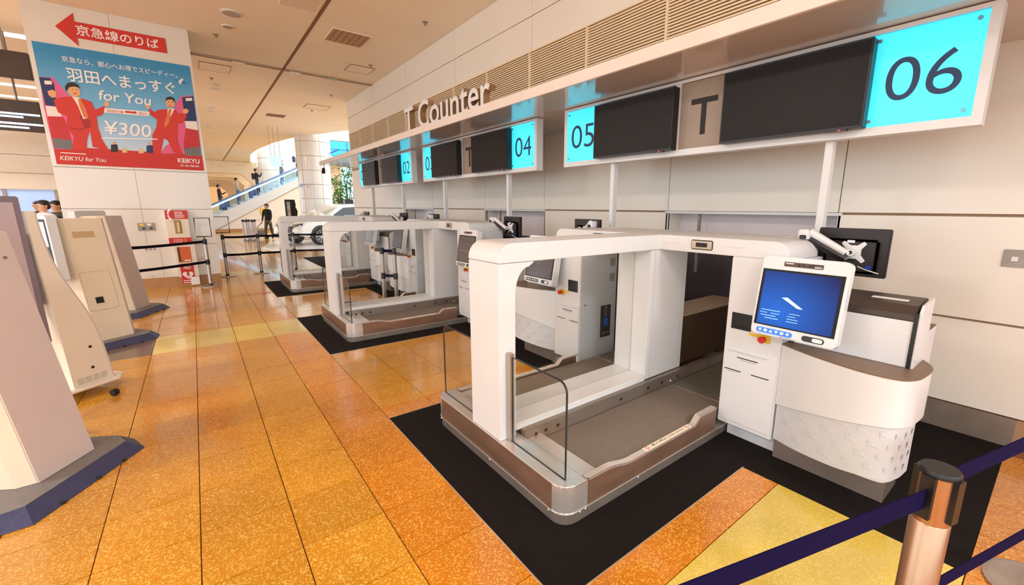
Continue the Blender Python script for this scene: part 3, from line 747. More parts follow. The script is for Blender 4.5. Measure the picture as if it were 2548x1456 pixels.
# ------------------------------------------------------------------ illuminated counter signs with wall displays
SX, SYC = 3.333, 2.06
dimg = mat('grey_acrylic', (156, 138, 122), .4, var=.04)
boltm = mat('sign_bolt', (120, 170, 190), .3, metal=.6)
for k in range(3):
    dy = k*PITCHY; y = lambda v: v+dy
    a, b = ('06', '04', '02')[k], ('05', '03', '01')[k]
    t = thing('counter_sign', f'white sign box with backlit cyan numbers {b} and {a}, '+('nearest of three', 'middle of three', 'farthest of three')[k], 'sign', (SX+.05, y(SYC), 1.4), group='counter number signs')
    y0, y1, z0, z1 = .404, 3.716, 2.048, 2.652
    mb = MB()
    for q in ((y0, y1, z0, z0+.05), (y0, y1, z1-.025, z1), (y0, y0+.045, z0+.05, z1-.025), (y1-.045, y1, z0+.05, z1-.025)): mb.box(SX, SX+.1, y(q[0]), y(q[1]), q[2], q[3])
    mb.build('frame', whitep, t)
    box('back_board', greyp, t, SX+.06, SX+.095, y(y0+.046), y(y1-.046), z0+.051, z1-.026)
    for pa, pb in ((1.099, 1.147), (3.02, 3.07)):
        box('post', whitep, t, SX+.062, SX+.125, y(pa), y(pb), 1.406, z0, .004)
    for (pa, pb), num, ta, tb in (((.449, .94), a, .515, .85), ((3.19, 3.673), b, 3.26, 3.60)):
        pn = box('number_panel', cyan, t, SX+.004, SX+.02, y(pa), y(pb), z0+.052, z1-.03)
        text('number', num, inkblue, pn, (SX+.003, y(tb), 2.235), UW, UZ, tb-ta, .235, offset=-.004)
        for yy_ in (pa+.035, pb-.035):
            for zz in (z0+.085, z1-.065): MB().tube([(SX+.005, y(yy_), zz), (SX-.004, y(yy_), zz)], .011, 10).build('standoff', boltm, pn)
    tp = box('letter_panel', dimg, t, SX+.01, SX+.03, y(1.86), y(2.255), z0+.052, z1-.03)
    text('letter', 'T', ink, tp, (SX+.0095, y(2.155), 2.2), UW, UZ, .235, .285, offset=.01)
    box('mullion', whitep, t, SX+.002, SX+.05, y(2.255), y(2.305), z0+.04, z1-.02)
    for (ya, yb), nm, side in (((.912, 1.832), a, 'right'), ((2.262, 3.182), b, 'left')):
        d = thing('display_screen', f'black switched-off display on the {side} half of the '+('nearest', 'middle', 'farthest')[k]+f' sign, beside {nm}', 'display', (SX-.03, y((ya+yb)/2), 2.09), group='switched-off displays on the signs')
        box('housing', black, d, SX-.085, SX-.005, y(ya), y(yb), 2.093, 2.598, .004)
        box('screen', screenk, d, SX-.087, SX-.084, y(ya+.012), y(yb-.012), 2.108, 2.587)
        box('sensor_bar', black, d, SX-.087, SX-.06, y(ya+.08), y(ya+.2), 2.083, 2.094)
        MB().ell((SX-.088, y(ya+.12), 2.089), .004, .008, .004, 8, 5).build('standby_light', mat('standby_red', (255, 40, 40), .4, emit=3), d)

# ------------------------------------------------------------------ raised letters on the canopy
t = thing('letter_sign', 'white raised letters T Counter standing on the canopy edge', 'sign', (2.85, 5.7, 2.753))
s_ = 'T Counter'; vs, fs = text_geo('T Counter', .5, 0, .012)
tot = max(p.x for p in vs); ya, yb = 6.98, 4.43; sc = (ya-yb)/tot; sz = .37/max(p.y for p in vs)
def adv(n):
    return max(p.x for p in text_geo(s_[:n], .5, 0, .012)[0])
sidem = mat('letter_side', (150, 118, 86), .5, metal=.3)
for i, ch in enumerate(s_):
    if ch == ' ': continue
    gv, gf = text_geo(ch, .5, 0, .012); x1 = adv(i+1); gx1 = max(p.x for p in gv); gy0 = min(0, min(p.y for p in gv))
    mb = MB(); mb.add([Vector((2.86-p.z*.09, ya-(x1-gx1+p.x)*sc, 2.7535+(p.y-gy0)*sz)) for p in gv], gf)
    o = mb.build('letter', whitep, t)
    o.data.materials.append(sidem)
    for f_ in o.data.polygons:
        if abs(f_.normal.x) < .5: f_.material_index = 1

# ------------------------------------------------------------------ check-in kiosks on the left
mauve = mat('kiosk_grey_mauve', (214, 197, 192), .45, var=.03)
beige = mat('kiosk_beige', (230, 214, 190), .4, var=.03)
basenavy = mat('kiosk_base_navy', (58, 62, 96), .5, var=.1, vscale=30, bump=.2, bscale=200)
basegrey = mat('kiosk_base_grey', (120, 116, 116), .55, var=.1, vscale=60)
def checkin(label, corner, du, door, lean=.14):
    """corner: near end of the wide back face at floor level, du: direction of that face; the screen looks the other way"""
    c = Vector((corner[0], corner[1], 0)); du = Vector((du[0], du[1], 0)).normalized(); dn = Vector((du.y, -du.x, 0))   # dn: outward normal of the back face
    t = thing('check_in_kiosk', label, 'kiosk', tuple(c), group='check-in kiosks on the left')
    def P(u, n, z, ln=True): return c+du*u+dn*(n-(lean*(z-.07)/1.38 if ln else 0))+Vector((0, 0, z))
    W = .34; ch = .07; D = .26
    plan = [(0, 0), (W, 0), (W+ch*.7, -ch), (W+ch*.7, -D), (-ch*.7, -D), (-ch*.7, -ch)]
    # base plate: sloped navy edge, grey top
    b0 = [(-.33, .10), (-.26, .20), (W+.12, .20), (W+.24, .05), (W+.24, -.42), (-.33, -.42)]
    b1 = [(-.26, .06), (-.2, .12), (W+.09, .12), (W+.17, .02), (W+.17, -.36), (-.26, -.36)]
    def base(lo, hi, z0, z1): return MB().loft([[P(u, n, z0, False) for u, n in lo], [P(u, n, z1, False) for u, n in hi]])
    base(b0, b1, .002, .07).build('base_skirt', basenavy, t)
    base([(u*.995, n*.99) for u, n in b1], [(u*.995, n*.99) for u, n in b1], .069, .073).build('base_top', basegrey, t)
    mb = MB()
    for u in (-.1, .12, .3): mb.ell(P(u, .197, .01, False), .012, .012, .01, 8, 5)
    mb.build('base_notches', black, t)
    # body
    body = MB().loft([[P(u, n, .072) for u, n in plan], [P(u, n, 1.45) for u, n in plan]]).build('body', beige, t, .004)
    # wide rear cover in mauve or with a service door
    def face(name, m, par, poly, d0, d1, bevel=0):
        n_ = len(poly)
        return MB().add([P(u, d0, z) for u, z in poly]+[P(u, d1, z) for u, z in poly], [tuple(range(n_)), tuple(range(2*n_-1, n_-1, -1))]+[(i, (i+1) % n_, n_+(i+1) % n_, n_+i) for i in range(n_)]).build(name, m, par, bevel)
    if door:
        face('rear_cover', beige, t, [(.0, .075), (W, .075), (W, 1.448), (0, 1.448)], 0, .004)
        line = mat('door_gap', (176, 150, 110), .6)
        g = face('door_gap', line, t, rrect(-.0+.005, W-.06, .42, .86, .03), .003, .0045)
        d = face('service_door', beige, t, rrect(.009, W-.064, .424, .856, .028), .003, .007)
        face('latch', black, d, [(.08, .50), (.15, .50), (.15, .57), (.08, .57)], .007, .012)
        face('vent_panel', mat('vent_tan', (196, 168, 128), .6), t, [(.05, 1.24), (.24, 1.24), (.24, 1.31), (.05, 1.31)], .003, .006)
        # mauve chamfer strip
        MB().add([P(W, .002, .075), P(W+ch*.7, -ch, .075), P(W+ch*.7, -ch, 1.449), P(W, .002, 1.449), P(W-.004, .006, .075), P(W+ch*.7+.004, -ch+.004, .075), P(W+ch*.7+.004, -ch+.004, 1.449), P(W-.004, .006, 1.449)],
                 [(0, 1, 2, 3), (4, 7, 6, 5), (0, 4, 5, 1), (1, 5, 6, 2), (2, 6, 7, 3), (3, 7, 4, 0)]).build('corner_trim', mauve, t)
    else:
        face('rear_cover', mauve, t, [(.0, .075), (W, .075), (W, 1.448), (0, 1.448)], 0, .006)
        face('rear_lock', steelx, t, rrect(W-.07, W-.05, 1.30, 1.315, .006), .006, .01)
    # screen panel on the front, leaning
    def F(u, v, d):   # front side coordinates
        if door: return P(-.095-d-.03*(1-v), -.02-u, .80+v*.69)
        return P(u, -D-.03-d-.05*(1-v), .66+v*.86)
    def fplate(name, m, par, u0, u1, v0, v1, d0, d1, r=.04):
        poly = rrect(u0, u1, v0, v1, r); n_ = len(poly)
        return MB().add([F(u, v, d0) for u, v in poly]+[F(u, v, d1) for u, v in poly], [tuple(range(n_)), tuple(range(2*n_-1, n_-1, -1))]+[(i, (i+1) % n_, n_+(i+1) % n_, n_+i) for i in range(n_)]).build(name, m, par)
    fr = fplate('screen_frame', white, t, -.05 if door else -.12, W+.12, -.02, 1.0, -.04, .04)
    fplate('screen', screenk, fr, -.02 if door else -.08, W+.08, .12, .94, .04, .043, .01)
    fplate('paper_notice', paper, fr, .0, W, .52, .9, .043, .045, .005)
    fplate('card_slot', black, fr, .04, W-.04, .03, .07, .04, .044, .01)
    return t
checkin('beige check-in kiosk with mauve back, nearest at the left edge', (-.857, 3.391), (.53, .85), False, .21)
checkin('beige check-in kiosk with a rear service door and latch', (-1.02, 6.715), (.82, .57), True, .21)
checkin('mauve-backed check-in kiosk nearest the stanchion belts', (-.85, 8.519), (.42, .905), False, .17)

# kiosk screen panel seen at an angle beside the service-door kiosk is part of it; mobile signage follows
t = thing('mobile_signage', 'wheeled white digital signage stand with wavy side panel and large screen', 'signage', (-1.2, 4.6, 0))
ivy = mat('signage_ivory', (238, 226, 208), .35)
A = Vector((-.945, 4.955, 0)); B = Vector((-.735, 5.14, 0)); dh = (B-A).normalized(); nn = Vector((dh.y, -dh.x, 0))   # side face line, nn towards the viewer
def W_(h, z, d=0): return A+dh*h+nn*d+Vector((0, 0, z))
# wavy profile measured along the side face: (front edge, back edge) at heights
FR = [(0, .10), (-.012, .4), (-.03, .8), (-.05, 1.2), (-.06, 1.55)]
BK = [(.285, .10), (.262, .30), (.235, .5), (.19, .70), (.125, .88), (.06, 1.06), (.02, 1.22), (-.002, 1.38), (-.012, 1.55)]
fr = [(p.x, p.y) for p in catmull([(a, b, 0) for a, b in FR], 4)]; bk = [(p.x, p.y) for p in catmull([(a, b, 0) for a, b in BK], 4)]
poly = fr+bk[::-1]; n_ = len(poly)
def slab(name, m, par, poly, d0, d1, **k):
    n_ = len(poly); return MB().add([W_(h, z, d0) for h, z in poly]+[W_(h, z, d1) for h, z in poly], [tuple(range(n_)), tuple(range(2*n_-1, n_-1, -1))]+[(i, (i+1) % n_, n_+(i+1) % n_, n_+i) for i in range(n_)]).build(name, m, par, **k)
body = slab('side_panel', ivy, t, poly, -.14, .0)
edge = MB(); R_ = []
for h, z in bk: R_.append([W_(h, z, -.0), W_(h+.012, z+.002, -.0), W_(h+.012, z+.002, -.15), W_(h, z, -.15)])
edge.loft(R_).build('back_cover', mauve, t, smooth=True)
slab('screw_cap', black, body, [(p[0]+.16, p[1]+.42) for p in arc(0, 0, .012, 0, 330, 9)], 0, .002)
slab('screw_cap', black, body, [(p[0]+.15, p[1]+.24) for p in arc(0, 0, .012, 0, 330, 9)], 0, .002)
for q in range(4):
    mb = MB()
    for r_ in range(4):
        h0 = .03+q*.055; z0 = .125+r_*.014
        mb.add([W_(h0, z0, .0006), W_(h0+.045, z0, .0006), W_(h0+.045, z0+.005, .0006), W_(h0, z0+.005, .0006)], [(0, 1, 2, 3)])
    mb.build('vent_slots', mat('vent_grey', (170, 160, 148), .5), body)
# base frame with castors: runs along the side face and forward to the screen side
fwd = -dh
base = [W_(-.12, 0), W_(.33, 0, .02), W_(.40, 0, -.05), W_(.40, 0, -.62), W_(-.12, 0, -.62)]
MB().prism([(p.x, p.y) for p in base], 'z', .07, .10).build('base_frame', ivy, t, .006)
MB().tube([W_(-.12, .085, .02), W_(.30, .085, .03)], .014).build('base_rail', ivy, t)
C2 = Vector((-.819, 4.167, 0))
MB().tube([W_(-.12, .085, .0), W_(-.12, .085, .0).lerp(C2+Vector((-.2, .1, .085)), .6), C2+Vector((-.03, 0, .085)), C2+Vector((.02, -.02, .085))], .02).build('base_leg', ivy, t)
for p in (Vector((-.71, 4.90, 0)), C2, W_(.36, 0, -.55), W_(-.05, 0, -.55)):
    MB().tube([p+Vector((-.012, -.018, .032)), p+Vector((.012, .018, .032))], .03, 14).build('castor', black, t, .006)
# screen: tall panel in front of the side panel, turned to the concourse
S0, S1 = W_(-.06, .55, -.01), W_(-.07, 1.66, -.01)
sd = Vector((-.62, -.78, 0)).normalized()
def SC_(u, v, d): 
    n = Vector((sd.y, -sd.x, 0)); return S0.lerp(S1, v)+sd*u-n*d
mb = MB()
pm = [(0, -.02), (.72, -.02), (.72, 1.0), (0, 1.0)]
def splate(name, m, par, pts, d0, d1, **k):
    n_ = len(pts); return MB().add([SC_(u, v, d0) for u, v in pts]+[SC_(u, v, d1) for u, v in pts], [tuple(range(n_)), tuple(range(2*n_-1, n_-1, -1))]+[(i, (i+1) % n_, n_+(i+1) % n_, n_+i) for i in range(n_)]).build(name, m, par, **k)
sf = splate('screen_frame', mat('signage_frame', (150, 138, 152), .35, metal=.2), t, pm, -.05, .0, bevel=.008)
splate('screen_mount', mat('signage_frame', (112, 96, 104), .35, metal=.3), sf, [(-.06, .25), (.3, .25), (.3, .75), (-.06, .75)], -.11, -.05)
splate('screen', mat('signage_screen', (208, 190, 198), .12, coat=.4), sf, [(.05, .03), (.68, .03), (.68, .96), (.05, .96)], .0, .002)

# ------------------------------------------------------------------ belt stanchions
def stanchion(label, x, y, h=.95, r=.032, m=steel, group='belt stanchions', two=True, frame=None, base_r=.17, headm=black):
    t = thing('belt_stanchion', label, 'stanchion', (x, y, 0), group=group)
    MB().lathe([(base_r, .002), (base_r, .010), (base_r*.8, .018), (r*1.6, .026), (r*1.3, .03)], (x, y, 0), 28).build('base', steel, t, smooth=True)
    MB().lathe([(r, .03), (r, h-.10)], (x, y, 0), 20).build('post', m, t, smooth=True)
    MB().lathe([(r*1.12, .03), (r*1.12, .06)], (x, y, 0), 20).build('collar', black, t, smooth=True)
    MB().lathe([(r*1.1, h-.10), (r*1.1, h-.004), (r*1.02, h)], (x, y, 0), 20).build('head', headm, t, smooth=True)
    if two: MB().lathe([(r*1.12, h*.52-.05), (r*1.12, h*.52+.05)], (x, y, 0), 20).build('cassette', headm, t, smooth=True)
    if frame:
        w_, h_ = frame[0], frame[1]; d = Vector((frame[2], frame[3], 0)).normalized(); c = Vector((x, y, h+.05))
        MB().tube([(x, y, h), (x, y, h+.06)], .008).build('frame_stem', black, t)
        q = [c-d*w_/2, c+d*w_/2, c+d*w_/2+Vector((0, 0, h_)), c-d*w_/2+Vector((0, 0, h_))]
        f_ = MB().tube(q+[q[0]], .012, 6).build('sign_frame', black, t)
        n = Vector((-d.y, d.x, 0))*.004
        MB().add([p-n for p in q]+[p+n for p in q], [(0, 1, 2, 3), (7, 6, 5, 4), (0, 4, 5, 1), (1, 5, 6, 2), (2, 6, 7, 3), (3, 7, 4, 0)]).build('sign_insert', glass, f_)
    return t
def belt(par, p, q, w=.05, sag=.0, m=beltblack, n=8):
    p, q = Vector(p), Vector(q); rings = []; d = (q-p).normalized(); s = Vector((-d.y, d.x, 0)).normalized()*.0015
    for i in range(n+1):
        c = p.lerp(q, i/n)-Vector((0, 0, sag*math.sin(math.pi*i/n)))
        rings.append([c-s-Vector((0, 0, w/2)), c+s-Vector((0, 0, w/2)), c+s+Vector((0, 0, w/2)), c-s+Vector((0, 0, w/2))])
    return MB().loft(rings).build('belt', m, par)
z1_, z2_ = .90, .495
s1 = stanchion('steel stanchion with sign frame in front of the emergency phone box', .10, 10.98-.25, frame=(.24, .36, 1, .0))
for z in (z1_, z2_): belt(s1, (.07, 10.73, z), (-1.9, 9.55, z), sag=.03)
s2 = stanchion('steel stanchion with sign frame at the start of the far queue lane', .44, 12.03, frame=(.30, .36, 1, .1))
s3 = stanchion('second steel stanchion of the far queue lane', 1.12, 12.14)
s4 = stanchion('third steel stanchion of the far queue lane, seen through the farthest arch', 1.88, 12.26)
for z in (z1_, z2_):
    belt(s2, (.475, 12.03, z), (1.085, 12.14, z), sag=.01); belt(s3, (1.155, 12.14, z), (1.845, 12.26, z), sag=.01); belt(s4, (1.915, 12.26, z), (4.0, 12.5, z), sag=.03)
s5 = stanchion('left one of the paired stanchions between the middle and farthest counters', 2.31, 6.95, m=steel)
s6 = stanchion('right one of the paired stanchions between the middle and farthest counters', 2.45, 6.78, m=steel)
for z in (z1_, z2_): belt(s5, (2.33, 6.925, z), (2.43, 6.805, z), m=navy)
# big foreground stanchion in the lower right corner
FXs, FYs = 1.425, .122
s7 = thing('belt_stanchion', 'large bronze-toned stanchion in the lower right foreground', 'stanchion', (FXs, FYs, 0), group='belt stanchions')
def bigpost(t, x, y):
    MB().lathe([(.18, .002), (.18, .012), (.15, .02), (.06, .03), (.05, .034)], (x, y, 0), 32).build('base', steel, t, smooth=True)
    MB().lathe([(.0415, .034), (.0415, .80), (.039, .803)], (x, y, 0), 28).build('post', bronze, t, smooth=True)
    MB().lathe([(.039, .803), (.039, .938)], (x, y, 0), 28).build('head', bronze, t, smooth=True)
    MB().lathe([(.0425, .936), (.043, .945), (.040, .951), (.030, .951)], (x, y, 0), 28).build('cap', black, t, smooth=True)
    for a in (163, 253, 343, 73):
        d0 = Vector((math.cos(math.radians(a)), math.sin(math.radians(a)), 0)); c = Vector((x, y, 0))+d0*.036; e = Vector((-d0.y, d0.x, 0))*.015
        MB().add([c+e+Vector((0, 0, .82)), c-e+Vector((0, 0, .82)), c-e+Vector((0, 0, .938)), c+e+Vector((0, 0, .938)), c+e+d0*.012+Vector((0, 0, .82)), c-e+d0*.012+Vector((0, 0, .82)), c-e+d0*.012+Vector((0, 0, .938)), c+e+d0*.012+Vector((0, 0, .938))],
                 [(0, 1, 2, 3), (4, 7, 6, 5), (0, 4, 5, 1), (1, 5, 6, 2), (2, 6, 7, 3), (3, 7, 4, 0)]).build('belt_clip', black, t)
bigpost(s7, FXs, FYs)
belt(s7, (FXs-.045, FYs+.012, .875), (.12, .52, .875), w=.055, m=navy)
belt(s7, (FXs+.045, FYs-.012, .905), (2.59, -.19, .905), w=.05, m=navy)
belt(s7, (FXs+.045, FYs+.04, .45), (2.59, -.16, .45), w=.05, m=navy)
s8 = thing('belt_stanchion', 'bronze stanchion at the right edge with its round base showing', 'stanchion', (2.63, -.15, 0), group='belt stanchions'); bigpost(s8, 2.63, -.15)
s9 = thing('belt_stanchion', 'bronze stanchion just below the picture holding the near belt end', 'stanchion', (.08, .535, 0), group='belt stanchions'); bigpost(s9, .08, .535)

# ------------------------------------------------------------------ poster, arrow sign and wall boxes on the pillar
def zz(p): return (p[0]/3.0328, p[1]/3.0333)           # enlarged-view coordinates to picture coordinates
def PP(p, d=0): q = oY(PY, *zz(p)); return Vector((q.x, PY-d, q.z))
def flat(name, m, par, pts, d, conv=PP, th=.0008):
    n = len(pts); P0 = [conv(p, d) for p in pts]; P1 = [conv(p, d+th) for p in pts]
    return MB().add(P0+P1, [tuple(range(n)), tuple(range(2*n-1, n-1, -1))]+[(i, (i+1) % n, n+(i+1) % n, n+i) for i in range(n)]).build(name, m, par)
def sky_print():
    m = bpy.data.materials.new('printed_sky'); m.use_nodes = True; N = m.node_tree.nodes; L = m.node_tree.links; b = N['Principled BSDF']; b.inputs['Roughness'].default_value = .5
    tc = N.new('ShaderNodeTexCoord'); sx = N.new('ShaderNodeSeparateXYZ'); rp = N.new('ShaderNodeValToRGB'); L.new(tc.outputs['Generated'], sx.inputs[0]); L.new(sx.outputs['Z'], rp.inputs[0])
    rp.color_ramp.elements[0].color = lin((220, 228, 240))+(1,); rp.color_ramp.elements[1].color = lin((44, 138, 190))+(1,); rp.color_ramp.elements[1].position = .95
    e = rp.color_ramp.elements.new(.5); e.color = lin((120, 186, 226))+(1,)
    L.new(rp.outputs[0], b.inputs['Base Color']); return m
pr_ = lambda n, c: mat('print_'+n, c, .5, var=.02)
suit, suitd, skin, hair, pink, navyp, trainred, greyt = pr_('suit_red', (208, 44, 24)), pr_('suit_dark', (164, 28, 16)), pr_('skin', (232, 168, 112)), pr_('hair', (30, 22, 24)), pr_('pink', (224, 92, 142)), pr_('navy', (24, 44, 96)), pr_('train_red', (198, 36, 36)), pr_('grey', (112, 110, 112))
cream, tiem, bannerred = pr_('cream', (240, 230, 222)), pr_('tie', (222, 120, 60)), pr_('banner_red', (200, 34, 18))
t = thing('poster', 'large railway poster of two men in red suits before trains', 'poster', (-.75, PY, 2.29))
cz0, cz1, cx0, cx1 = 2.29, 4.227, -1.752, .258
box('sheet', sky_print(), t, cx0, cx1, PY-.012, PY-.001, cz0, cz1)
bz = 2.29+.30
box('red_band', bannerred, t, cx0, cx1, PY-.0135, PY-.012, cz0, bz)
D = .0135
# left train
flat('printed_train', pink, t, [(300, 580), (400, 585), (450, 640), (520, 720), (560, 850), (560, 1130), (405, 1125), (330, 800)], D)
flat('printed_train', trainred, t, [(360, 880), (480, 885), (520, 980), (545, 1080), (545, 1120), (395, 1050)], D+.001)
flat('printed_train', navyp, t, [(295, 582), (380, 590), (412, 640), (425, 805), (345, 795)], D+.001)
flat('printed_train', cream, t, [(345, 800), (425, 808), (470, 880), (360, 878)], D+.001)
flat('printed_train', greyt, t, [(395, 1040), (540, 1060), (555, 1110), (540, 1128), (412, 1120)], D+.002)
flat('printed_train', cream, t, [(335, 610), (390, 612), (395, 640), (340, 638)], D+.002)
# right train
flat('printed_train', pink, t, [(1320, 790), (1370, 725), (1456, 722), (1478, 900), (1500, 1170), (1340, 1160), (1210, 1160), (1250, 1100), (1330, 1060)], D)
flat('printed_train', navyp, t, [(1375, 735), (1458, 728), (1484, 915), (1395, 915)], D+.001)
flat('printed_train', cream, t, [(1395, 912), (1485, 918), (1495, 985), (1405, 970)], D+.001)
flat('printed_train', trainred, t, [(1402, 968), (1496, 985), (1512, 1110), (1390, 1120), (1385, 1080)], D+.001)
flat('printed_train', greyt, t, [(1385, 1118), (1513, 1112), (1520, 1180), (1400, 1175)], D+.001)
flat('printed_train', cream, t, [(1400, 742), (1448, 740), (1452, 762), (1402, 764)], D+.002)
# left man
flat('printed_man', suit, t, [(470, 735), (540, 728), (625, 745), (690, 770), (720, 830), (790, 800), (812, 830), (760, 875), (730, 880), (740, 960), (775, 1060), (828, 1140), (700, 1110), (680, 985), (660, 1050), (655, 1130), (545, 1130), (560, 1030), (500, 960), (510, 880), (440, 850), (405, 760), (440, 740)], D+.003)
flat('printed_man', suitd, t, [(560, 890), (630, 870), (680, 905), (690, 960), (600, 985), (525, 970)], D+.0035)
flat('printed_man', suit, t, [(525, 960), (560, 880), (600, 880), (640, 960), (600, 975)], D+.004)
flat('printed_man', cream, t, [(545, 728), (605, 738), (650, 830), (660, 895), (630, 900), (590, 800)], D+.004)
flat('printed_man', tiem, t, [(590, 742), (612, 748), (665, 870), (668, 895), (635, 890), (600, 800)], D+.005)
flat('printed_face', skin, t, [(505, 670), (530, 650), (580, 655), (608, 690), (605, 720), (570, 738), (525, 715)], D+.005)
flat('printed_hair', hair, t, [(492, 655), (510, 628), (550, 622), (590, 640), (605, 665), (560, 655), (525, 660), (505, 690), (495, 680)], D+.006)
flat('printed_hand', skin, t, [(360, 690), (395, 678), (425, 695), (425, 735), (395, 740), (370, 720)], D+.005)
flat('printed_hand', skin, t, [(785, 775), (805, 765), (825, 775), (825, 800), (795, 808)], D+.005)
# right man
flat('printed_man', suit, t, [(1190, 830), (1250, 825), (1320, 825), (1350, 860), (1400, 850), (1410, 880), (1380, 930), (1345, 935), (1340, 1060), (1360, 1120), (1380, 1175), (1310, 1150), (1265, 1060), (1235, 1045), (1215, 1160), (1160, 1160), (1150, 1080), (1150, 1020), (1180, 960), (1185, 905), (1140, 870), (1118, 835), (1135, 822), (1165, 850)], D+.003)
flat('printed_man', cream, t, [(1265, 822), (1318, 822), (1290, 880), (1262, 880)], D+.004)
flat('printed_man', tiem, t, [(1275, 825), (1295, 828), (1275, 930), (1248, 965), (1238, 940)], D+.005)
flat('printed_face', skin, t, [(1250, 760), (1290, 748), (1320, 770), (1315, 805), (1285, 820), (1255, 800)], D+.005)
flat('printed_hair', hair, t, [(1248, 765), (1255, 738), (1285, 730), (1315, 742), (1322, 775), (1312, 770), (1300, 752), (1265, 755)], D+.006)
flat('printed_hand', skin, t, [(1095, 790), (1120, 782), (1135, 800), (1125, 825), (1105, 818)], D+.005)
flat('printed_hand', skin, t, [(1375, 830), (1405, 820), (1425, 835), (1415, 858), (1385, 860)], D+.005)
for ex, ey in ((548, 676), (580, 680), (1272, 772), (1300, 772)): flat('printed_eye', hair, t, [(ex-7, ey), (ex, ey-4), (ex+7, ey), (ex, ey+3)], D+.0065)
for mx_, my_ in ((570, 702), (1284, 797)): flat('printed_mouth', suitd, t, [(mx_-14, my_-4), (mx_+14, my_-2), (mx_+6, my_+10), (mx_-6, my_+10)], D+.0065); flat('printed_teeth', cream, t, [(mx_-11, my_-2), (mx_+11, my_), (mx_+8, my_+3), (mx_-8, my_+2)], D+.007)
for x, y, m in ((860, 1068, hair), (1128, 1075, navyp)):
    flat('printed_bystander', m, t, [(x-22, y+25), (x+25, y+22), (x+33, y+70), (x+22, y+82), (x-22, y+78)], D+.002)
    flat('printed_bystander', skin, t, [(x-9, y), (x+9, y), (x+9, y+22), (x-9, y+22)], D+.003)
for x, y in ((938, 1115), (1062, 1120)): flat('printed_bystander', pr_('dress', (222, 190, 130)), t, [(x-12, y), (x+12, y), (x+25, y+38), (x-15, y+38)], D+.002)
flat('printed_plane', pr_('plane', (226, 226, 232)), t, [(1345, 612), (1375, 592), (1385, 600), (1372, 622), (1362, 640), (1352, 628)], D+.003)
flat('printed_plane', navyp, t, [(1318, 600), (1365, 612), (1418, 638), (1365, 622)], D+.002)
flat('printed_banner', cream, t, [(790, 815), (1130, 845), (1124, 880), (785, 852)], D+.006)
flat('printed_arrow', bannerred, t, [(945, 838), (1018, 845), (1018, 838), (1036, 854), (1016, 864), (1017, 858), (945, 852)], D+.007)
flat('printed_stroke', paper, t, [(765, 1040), (1195, 1048), (1180, 1056), (770, 1048)], D+.006)
def ptext(s, a, b, h, d=.0065, m=paper, shear=0, off=.004, par=t, nm='lettering'):
    """lettering from the lower left point a to the lower right point b (enlarged-view pixels), height h pixels at a"""
    p, q, r = PP(a, D+d), PP(b, D+d), PP((a[0], a[1]-h), D+d)
    return text(nm, s, m, par, p, (1, 0, 0), (0, 0, 1), (q-p).x, (r-p).z, shear=shear, offset=off)
ptext('京急なら、都心へお得でスピーディー。', (470, 465), (1338, 580), 44)
ptext('羽田へまっすぐ', (512, 612), (1325, 690), 100, off=.012)
ptext('for You', (752, 755), (1145, 790), 75, shear=.15, off=.008)
ptext('羽田空港', (808, 848), (935, 860), 22, d=.008, m=bannerred); ptext('品川', (1050, 868), (1110, 874), 22, d=.008, m=bannerred)
ptext('¥300', (795, 1012), (1150, 1028), 100, shear=.15, off=.008)
ptext('KEIKYU for You', (455, 1208), (805, 1222), 32, shear=.25, off=.006)
flat('printed_caption', paper, t, [(458, 1150), (650, 1162), (650, 1168), (458, 1156)], D+.006)
ptext('KEIKYU', (1345, 1228), (1508, 1236), 34, off=.02); ptext('京急電鉄', (1358, 1256), (1505, 1264), 14)
# red arrow sign
t = thing('arrow_sign', 'red arrow sign with white Japanese lettering above the poster', 'sign', (-.75, PY, 4.3))
a0, a1 = PP((415, 190)), PP((1262, 402))
def AP(p, d=0): q = oY(PY, *zz(p)); return Vector((q.x, PY-d, q.z))
L0, Hd, R0 = PP((415, 190)), PP((548, 110)), PP((1255, 350))
zc = (PP((415, 192)).z); zt, zb = PP((1248, 292)).z, PP((1262, 404)).z; zm = (zt+zb)/2
xh = PP((575, 240)).x; hz = PP((548, 110)).z-zm
poly = [(L0.x, zm), (xh, zm+(zt-zb)*1.0), (xh, zt), (R0.x, zt), (R0.x, zb), (xh, zb), (xh, zm-(zt-zb)*1.0)]
ab = MB().prism(poly, 'y', PY-.012, PY-.001).build('arrow', signred, t)
text('lettering', '京急線のりば', paper, ab, (PP((585, 300)).x, PY-.0135, zb+(zt-zb)*.18), (1, 0, 0), UZ, PP((1200, 350)).x-PP((585, 300)).x, (zt-zb)*.66, offset=.012)

# emergency phone box
def R5(a, b, Y=PY): # picture pixels to a rectangle on the pillar face
    p, q = oY(Y, *a), oY(Y, *b); return p.x, q.x, q.z, p.z
x0, x1, z0, z1 = R5((409, 523), (481, 605)); x1 = R5((409, 523), (474, 580))[1]
t = thing('emergency_phone', 'red and white SOS emergency phone box on the pillar', 'phone box', ((x0+x1)/2, PY-.06, z0))
box('case', mat('box_cream', (236, 224, 206), .4), t, x0, x1, PY-.14, PY-.001, z0, z1, .004)
hh = z1-z0
rt = box('red_top', red, t, x0, x1, PY-.143, PY-.139, z1-hh*.26, z1); rb = box('red_bottom', red, t, x0, x1, PY-.143, PY-.139, z0, z0+hh*.19)
text('lettering', 'SOS', paper, rt, (x0+(x1-x0)*.42, PY-.1445, z1-hh*.115), (1, 0, 0), UZ, (x1-x0)*.34, hh*.075, offset=.02)
for i in range(4): box('caption_line', paper, rt, x0+(x1-x0)*.42, x0+(x1-x0)*(.85-.06*(i % 2)), PY-.1445, PY-.143, z1-hh*(.145+i*.026), z1-hh*(.134+i*.026))
cx_, cz_ = x0+(x1-x0)*.26, z1-hh*.13
